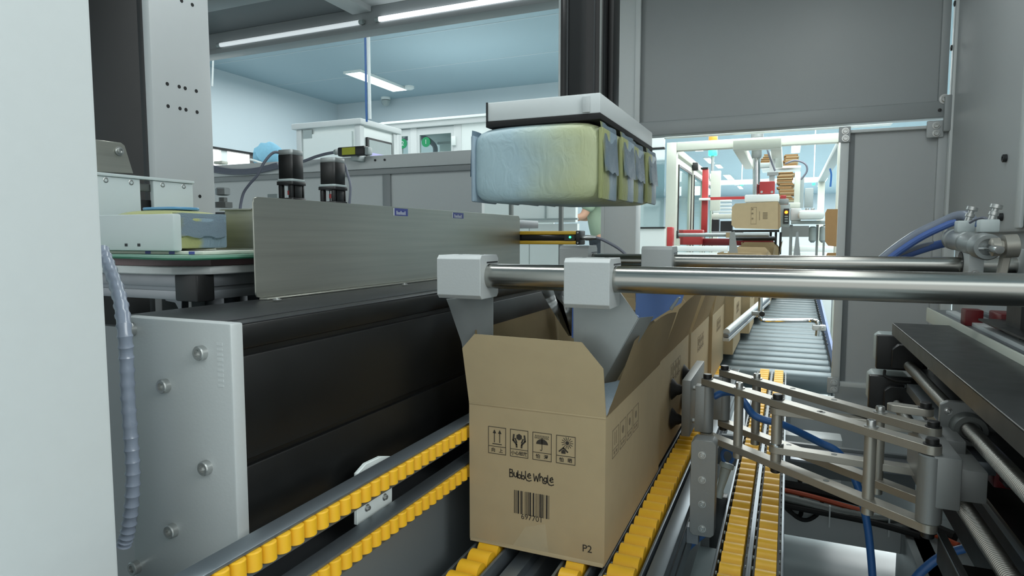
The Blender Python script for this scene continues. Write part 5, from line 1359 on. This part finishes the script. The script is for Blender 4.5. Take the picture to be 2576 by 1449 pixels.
M().lathe(ca0, du, [(0, r*.8), (.003, r*1.05), (.02, r*1.05), (.022, r*.86), (.03, r*.86), (.032, r), (L_*.45, r), (L_*.46, r*.9), (L_*.5, r*.9), (L_*.51, r), (L_*.78, r), (L_*.79, r*.94), (L_*.83, r*.94), (L_*.84, r*1.12), (L_-.004, r*1.12), (L_, r*1.02), (L_, r*.7), (L_-.008, r*.68), (L_-.008, 0)], 28).build('barrel', 'galvanised', t)
M().cyl(ca1-du*.01, ca1+du*.07, .008, 16).build('piston_rod', 'steel_chrome', t)
e_ = ca1+du*.05
M().box(ca1.x-.02, ca1.x+.02, ca1.y-.0, ca1.y+.035, zt, ca1.z-.0, .003).build('mount', 'aluminium_matte', t)
for (u, v_, y) in ((2428, 568, 1.78), (2487, 566, 1.66)):
    q = P(u, v_, 'y', y)
    M().box(q.x-.018, q.x+.018, q.y-.012, q.y+.02, q.z-.016, q.z+.012, .004).build('fitting', 'hdpe_white', t)
    M().lathe(q+Vector((.004, 0, .008)), (.25, 0, 1), [(0, .007), (.012, .007), (.013, .0095), (.02, .0095), (.021, .006), (.027, .006), (.028, .0115), (.036, .0115)], 12).build('thumb_screw', 'screw_steel', t)
q = P(2455, 562, 'y', 1.74); M().cyl(q, q+Vector((.02, 0, -.004)), .008, 12).build('blue_ring', 'blue_hose', t)
lv = thing('lever_arm', 'steel lever with round bushes linking the cylinder to the far rod', 'lever', P(2530, 690, 'y', 1.60))
pts = [P(u, v_, 'y', 1.60) for u, v_ in ((2520, 604), (2545, 604), (2549, 630), (2535, 692), (2512, 692), (2523, 640))]
M().prism(pts, (0, .022, 0), .002).build('arm', 'steel_link', lv)
qa = P(2490, 622, 'y', 1.58); qb = P(2562, 618, 'y', 1.58)
M().lathe(qa, qb-qa, [(0, .014), (.003, .0185), (.016, .0185), (.018, .012), (.022, .012), (.023, .0235), (.045, .0235), (.046, .014), ((qb-qa).length-.02, .014), ((qb-qa).length-.018, .022), ((qb-qa).length-.002, .022), ((qb-qa).length, .018)], 24).build('bush', 'steel_link', lv)
t = thing('air_hose', 'clear wrapped blue hose arching from the cylinder down behind the rods', 'hose', P(2330, 590, 'y', 1.85), 'hoses of the small cylinder')
M().tube([P(2205, 665, 'y', 1.93), P(2250, 628, 'y', 1.92), P(2310, 588, 'y', 1.90), P(2370, 560, 'y', 1.88), P(2405, 545, 'y', 1.86), P(2432, 544, 'y', 1.84), P(2450, 560, 'y', 1.82)], .0125, 14, 6).build('sleeve', 'spiral_wrap', t)
M().tube([P(2212, 672, 'y', 1.92), P(2258, 636, 'y', 1.905), P(2318, 597, 'y', 1.885), P(2378, 568, 'y', 1.865), P(2408, 556, 'y', 1.855)], .0085, 10, 6).build('inner_tube', 'blue_strip', t)
t = thing('air_hose', 'lower blue hose running from the cylinder end behind the rods', 'hose', P(2330, 625, 'y', 1.9), 'hoses of the small cylinder')
M().tube([P(2235, 665, 'y', 1.96), P(2270, 645, 'y', 1.95), P(2330, 624, 'y', 1.93), P(2375, 612, 'y', 1.91), P(2400, 607, 'y', 1.89)], .0105, 12, 6).build('tube', 'blue_strip', t)
M().tube([P(2255, 645, 'y', 1.95), P(2310, 622, 'y', 1.93), P(2350, 612, 'y', 1.92)], .0065, 10, 6).build('inner_tube', 'spiral_wrap', t)
tag(M().tube([P(2440, 560, 'y', 1.75), P(2455, 552, 'y', 1.73), P(2475, 548, 'y', 1.71), P(2490, 556, 'y', 1.69)], .003, 8).build('thin_cable', 'cable_gray'), 'thin grey cable looping over the small cylinder', 'cable')

# sensor plate with four bolts
t = thing('bolted_bar', 'upright grey aluminium bar with four bolts below the suction plate', 'bar', P(1765, 1350, 'y', 1.53))
ye = 1.53; x0 = P(1736, 1230, 'y', ye).x; x1 = P(1799, 1230, 'y', ye).x; z1 = P(1768, 1108, 'y', ye).z; z0 = P(1768, 1350, 'y', ye).z; c = .008
pts = [(x0+c, z0), (x1-c, z0), (x1, z0+c), (x1, z1-c), (x1-c, z1), (x0+c, z1), (x0, z1-c), (x0, z0+c)]
M().prism([(a, ye, b_) for a, b_ in pts], (0, .045, 0), .001).build('body', 'aluminium_dark', t)
for v_ in (1145, 1207, 1268, 1330): bolt(P(1766, v_, 'y', ye), (0, -1, 0), .0062, .004, t)
M().box(x0+.012, x0+.04, ye+.04, ye+.14, z0-.008, z0+.0, .001).build('foot', 'dark_steel', t)
M().box(-.204, x0+.02, ye+.01, ye+.04, .56, .6).build('foot', 'profile_alu', t)
q0 = P(1830, 1165, 'y', 1.68); q1 = P(1808, 1245, 'y', 1.66)
t = thing('air_valve', 'grey tapered valve with a blue ring behind the bolted bar', 'valve', q1)
M().lathe(q0, q1-q0, [(0, .016), (.004, .018), (.012, .018), (.014, .013), (.07, .0085), (.078, .011), (.09, .011)], 20).build('body', 'label_gray', t)
pts = [q0+Vector((.014*math.cos(a), .0, .018+.018*math.sin(a))) for a in [i*PI/6 for i in range(-2, 9)]]
M().tube(pts, .005, 8, 3).build('hose_loop', 'blue_hose', t)
M().box(q1.x-.02, q1.x+.02, q1.y, q1.y+.03, .50, q1.z-.005, .002).build('stand', 'dark_steel', t)

# blue hoses
def hose(pts, r, label, m_='blue_hose', nm='air_hose'): return tag(M().tube(pts, r, 12, 6).build(nm, m_), label, 'hose')
hose([P(1796, 998, 'y', fa.y+.02), P(1820, 988, 'y', fa.y+.02), P(1852, 990, 'y', fa.y), P(1874, 1015, 'y', 1.62), P(1895, 1043, 'y', 1.62), P(1925, 1057, 'y', 1.62), P(1958, 1064, 'y', 1.62), P(2000, 1082, 'y', 1.64), P(2060, 1112, 'y', 1.66), P(2105, 1135, 'y', 1.66), P(2135, 1175, 'y', 1.66), P(2160, 1230, 'y', 1.66), P(2180, 1310, 'y', 1.66), P(2190, 1390, 'y', 1.66), P(2197, 1480, 'y', 1.66)], .0088, 'long blue air hose looping through the scissor arm and down to the floor')
hose([P(2425, 1380, 'y', 1.55), P(2385, 1392, 'y', 1.55), P(2345, 1415, 'y', 1.55), P(2300, 1460, 'y', 1.55), P(2280, 1520, 'y', 1.55)], .0088, 'short blue air hose curving out below the lower right corner')
hose([P(1782, 1335, 'y', 1.66), P(1752, 1358, 'y', 1.66), P(1725, 1385, 'y', 1.66), P(1702, 1430, 'y', 1.66), P(1690, 1500, 'y', 1.66)], .0088, 'blue air hose below the bolted bar')

# lower frame, cable duct, boxes on the right
lf_ = thing('floor_chassis', 'grey painted lower machine frame across the floor at the right', 'machine frame', (.2, 2.62, 0))
M().box(-.15, .57, 2.6, 2.68, .155, .275, .004).build('cross_tube', 'paint_gray_light', lf_)
M().box(.035, .57, 2.95, 2.97, .10, .63).build('rear_sheet', 'paint_gray_light', lf_)
M().box(.20, .57, 2.95, 2.97, .63, .76).build('rear_sheet', 'paint_gray_light', lf_)
M().box(-.15, .035, 2.95, 2.97, .10, .54).build('rear_sheet', 'paint_gray', lf_)
q = P(2345, 1380, 'y', 2.1); x0 = q.x; M().box(x0, x0+.075, 2.1, 2.68, 0, .26, .004).build('leg', 'paint_gray', lf_)
M().box(x0+.02, .62, 1.0, 2.6, .20, .26, .004).build('side_tube', 'paint_gray', lf_)
M().box(.60, .62, 1.0, 2.6, .0, .9).build('side_sheet', 'paint_gray_dark', lf_)
for x_ in (.02, .0): pass
t = thing('junction_box', 'light grey junction box with two black cables beneath the scissor arm', 'junction box', P(2060, 1240, 'y', 2.7))
RB(M(), 1965, 1100, 2118, 1238, 2.7, .1, .006).build('housing', 'paint_light', t)
for (pts, lb) in (([P(2008, 1170, 'y', 2.68), P(2013, 1215, 'y', 2.66), P(2017, 1265, 'y', 2.62), P(2012, 1298, 'y', 2.58), P(1990, 1290, 'y', 2.57), P(1970, 1270, 'y', 2.57)], 'left black cable hanging from the junction box'),
                  ([P(2074, 1190, 'y', 2.68), P(2070, 1240, 'y', 2.66), P(2062, 1285, 'y', 2.6), P(2035, 1307, 'y', 2.57), P(2008, 1303, 'y', 2.56), P(1975, 1275, 'y', 2.56)], 'right black cable looping under the junction box')):
    tag(M().tube(pts, .008, 8, 5).build('black_cable', 'black_rubber'), lb, 'cable')
t = thing('cable_run', 'bundle of black, orange and sleeved cables lying on the lower frame tube', 'cable bundle', (.2, 2.63, .28))
M().tube([(-.12, 2.66, .335), (.10, 2.65, .33), (.25, 2.65, .315), (.40, 2.62, .30), (.55, 2.5, .29)], .02, 8).build('black_bundle', 'black_rubber', t)
M().tube([(-.12, 2.62, .33), (.08, 2.61, .322), (.25, 2.60, .300), (.42, 2.56, .29), (.55, 2.45, .285)], .010, 8).build('orange_cable', 'orange_cable', t)
M().tube([(-.12, 2.59, .315), (.05, 2.58, .305), (.2, 2.575, .288), (.30, 2.575, .285), (.40, 2.56, .305)], .017, 12, 8, ridges=2, ridge_h=.0015).build('sleeve', 'steel_dull', t)
M().tube([(-.12, 2.565, .292), (.1, 2.56, .283), (.3, 2.555, .276), (.45, 2.50, .276)], .012, 8).build('black_bundle', 'black_rubber', t)
for x in (.17, .36): M().box(x, x+.005, 2.545, 2.56, .235, .315).build('cable_tie', 'paint_light', t)
# clutter under conveyor start: bracket of the tracks
t = thing('track_end_plate', 'grey cross plate carrying the far ends of the yellow tracks', 'cross plate', (.05, 2.2, .5))
M().box(-.22, .42, 2.45, 2.47, .45, .565, .002).build('plate', 'paint_gray_dark', t)
M().box(.03, .42, 2.3, 2.45, .545, .555, .002).build('ledge', 'profile_alu', t)

# ================================================================== PEOPLE
def skin_fig(name, verts, edges, radii, m_, parent, sub=2):
    me = bpy.data.meshes.new(name); me.from_pydata([tuple(v) for v in verts], edges, []); me.update()
    o = bpy.data.objects.new(name, me); COL.objects.link(o); me.materials.append(MT[m_])
    md = o.modifiers.new('s', 'SKIN')
    for i, r in enumerate(radii): me.skin_vertices[0].data[i].radius = (r if isinstance(r, tuple) else (r, r))
    me.skin_vertices[0].data[0].use_root = True; md.use_smooth_shade = True
    sd = o.modifiers.new('d', 'SUBSURF'); sd.levels = sub; sd.render_levels = sub
    dg = bpy.context.evaluated_depsgraph_get(); dg.update()
    me2 = bpy.data.meshes.new_from_object(o.evaluated_get(dg)); bpy.data.objects.remove(o)
    me2.materials.clear(); me2.materials.append(MT[m_])
    o = link_mesh(name, me2, None, parent); return o
def person(loc, rot, sc, label, shirt, arms, hairnet, lean=0.0):
    """figure faces +X before rotation; arms = list of two (elbow, wrist) offsets"""
    R_ = Matrix.Rotation(rot, 4, 'Z'); loc = Vector(loc)
    def T(x, y, z): return loc+(R_ @ Vector((x, y, z)))*sc
    t = thing('person', label, 'person', loc)
    lx = lambda z: lean*max(0, z-.95)
    V = [T(0, 0, .95), T(lx(1.2), 0, 1.2), T(lx(1.42), 0, 1.42), T(lx(1.52)+.01, 0, 1.52), T(lx(1.6)+.02, 0, 1.62), T(lx(1.7)+.03, 0, 1.73)]
    Rr = [.13, .125, .13, .055, .085, .07]; E_ = [(0, 1), (1, 2), (2, 3), (3, 4), (4, 5)]
    for s_, (el, wr) in zip((-1, 1), arms):
        n = len(V); V += [T(lx(1.42), s_*.18, 1.42), T(lx(1.42)+el[0], s_*.2+el[1], 1.42+el[2]), T(lx(1.42)+wr[0], s_*.2+wr[1], 1.42+wr[2])]
        Rr += [.06, .045, .032]; E_ += [(2, n), (n, n+1), (n+1, n+2)]
    for s_ in (-1, 1):
        n = len(V); V += [T(0, s_*.1, .88), T(.02, s_*.1, .48), T(-.01, s_*.1, .08), T(.12, s_*.1, .04)]
        Rr += [.09, .065, .045, .04]; E_ += [(0, n), (n, n+1), (n+1, n+2), (n+2, n+3)]
    body = skin_fig('body', V, E_, [r*sc for r in Rr], 'skin', t)
    # hands: palm and five fingers
    for s_, (el, wr) in zip((-1, 1), arms):
        e0 = Vector(el); w0 = Vector(wr); d = (w0-e0).normalized()
        base = Vector((lx(1.42)+wr[0], s_*.2+wr[1], 1.42+wr[2])); n_ = d.cross(Vector((0, 0, 1))).normalized()
        hv = [T(*base), T(*(base+d*.05)), T(*(base+d*.09))]; hr = [.03, .032, .03]; he = [(0, 1), (1, 2)]
        for k, ln in enumerate((.06, .075, .08, .065)):
            b0 = base+d*.09+n_*(-.024+.016*k); i0 = len(hv)
            hv += [T(*(b0+d*ln*.5)), T(*(b0+d*ln+Vector((0, 0, -.02))))]; hr += [.008, .007]; he += [(2, i0), (i0, i0+1)]
        i0 = len(hv); hv += [T(*(base+d*.05+n_*-.045)), T(*(base+d*.09+n_*-.06))]; hr += [.011, .009]; he += [(1, i0), (i0, i0+1)]
        skin_fig('glove', hv, he, [r*sc for r in hr], 'glove_blue', t, 1)
    # shirt
    SV = [T(0, 0, .90), T(lx(1.15), 0, 1.15), T(lx(1.40), 0, 1.40), T(lx(1.47), 0, 1.47)]; SR = [.17, .155, .165, .09]; SE = [(0, 1), (1, 2), (2, 3)]
    for s_, (el, wr) in zip((-1, 1), arms):
        n = len(SV); SV += [T(lx(1.42), s_*.19, 1.42), T(lx(1.42)+el[0]*.75, s_*.2+el[1]*.75, 1.42+el[2]*.75)]; SR += [.085, .075]; SE += [(2, n), (n, n+1)]
    skin_fig('shirt', SV, SE, [r*sc for r in SR], shirt, t)
    TV = [T(0, 0, .93)]; TR = [.155]; TE = []
    for s_ in (-1, 1):
        n = len(TV); TV += [T(0, s_*.1, .86), T(.02, s_*.1, .48), T(-.01, s_*.1, .12)]; TR += [.11, .085, .07]; TE += [(0, n), (n, n+1), (n+1, n+2)]
    skin_fig('trousers', TV, TE, [r*sc for r in TR], 'trousers_dark', t)
    hc = T(lx(1.66)+.025, 0, 1.68)
    m_ = M()
    bmesh.ops.create_icosphere(m_.bm, subdivisions=3, radius=1.0)
    for v in m_.bm.verts:
        n_ = v.co.copy(); k = 1+.04*math.sin(n_.x*9+n_.z*7)+.03*math.sin(n_.y*13)
        v.co = Vector((n_.x*.112*k, n_.y*.102*k, n_.z*.108*k))*sc
        if n_.z < -.35: v.co.z = -.35*.12*sc+(n_.z+.35)*.01
        v.co = (R_.to_3x3() @ v.co)+hc+Vector((0, 0, .045*sc))
    m_.build('hairnet' if hairnet else 'hair', 'hairnet_blue' if hairnet else 'hair_dark', t)
    f = M()
    for s_ in (-1, 1): f.cyl(T(lx(1.66)+.100, s_*.032, 1.665), T(lx(1.66)+.112, s_*.032, 1.665), .010*sc, 10)
    f.build('eyes', 'hair_dark', t)
    M().lathe(T(lx(1.66)+.10, 0, 1.655), (R_.to_3x3() @ Vector((.6, 0, -1))), [(0, .006*sc), (.03*sc, .014*sc), (.04*sc, .008*sc)], 10).build('nose', 'skin', t)
    M().tube([T(lx(1.66)+.09, -.03, 1.61), T(lx(1.66)+.105, 0, 1.605), T(lx(1.66)+.09, .03, 1.61)], .005*sc, 6).build('mouth', 'red_dark', t)
    for s_ in (-1, 1): M().lathe(T(lx(1.66)+.02, s_*.085, 1.65), (R_.to_3x3() @ Vector((0, s_, .1))), [(0, .018*sc), (.008*sc, .022*sc), (.012*sc, .012*sc)], 10).build('ear', 'skin', t)
    if hairnet:
        M().tube([T(lx(1.66)-.09, -.06, 1.70), T(lx(1.66)-.02, -.118, 1.675), T(lx(1.66)+.08, -.085, 1.64)], .008*sc, 6).build('mask_strap', 'paint_white', t)
    return t
ph = P(668, 392, 'y', 4.0); scp = ph.z/1.735
person((ph.x, 4.0, 0), math.radians(35), scp, 'person in a blue hairnet, only the head showing above the rear rail', 'hairnet_blue', [((.05, -.05, -.28), (.25, -.05, -.35)), ((.05, .05, -.28), (.25, .05, -.35))], True)
Yq = 7.0; pq = P(1502, 604, 'y', Yq)
sc2 = 1.02
person((pq.x+.10, Yq, .30), math.radians(188), sc2, 'person in a pale green shirt and dark trousers reaching left with a gloved hand', 'shirt_green', [((.10, .0, -.22), (.33, .06, -.20)), ((.10, .03, -.22), (.33, .02, -.24))], False, lean=.25)
stp = thing('step_stool', 'low grey step the person in the green shirt stands on', 'step', (pq.x+.1, Yq, 0))
M().box(pq.x-.3, pq.x+.35, Yq-.3, Yq+.3, .28, .31, .005).build('tread', 'profile_alu', stp)
for sx in (-.28, .29):
    for sy in (-.28, .24): M().box(pq.x+sx, pq.x+sx+.04, Yq+sy, Yq+sy+.04, 0, .28).build('leg', 'profile_alu', stp)
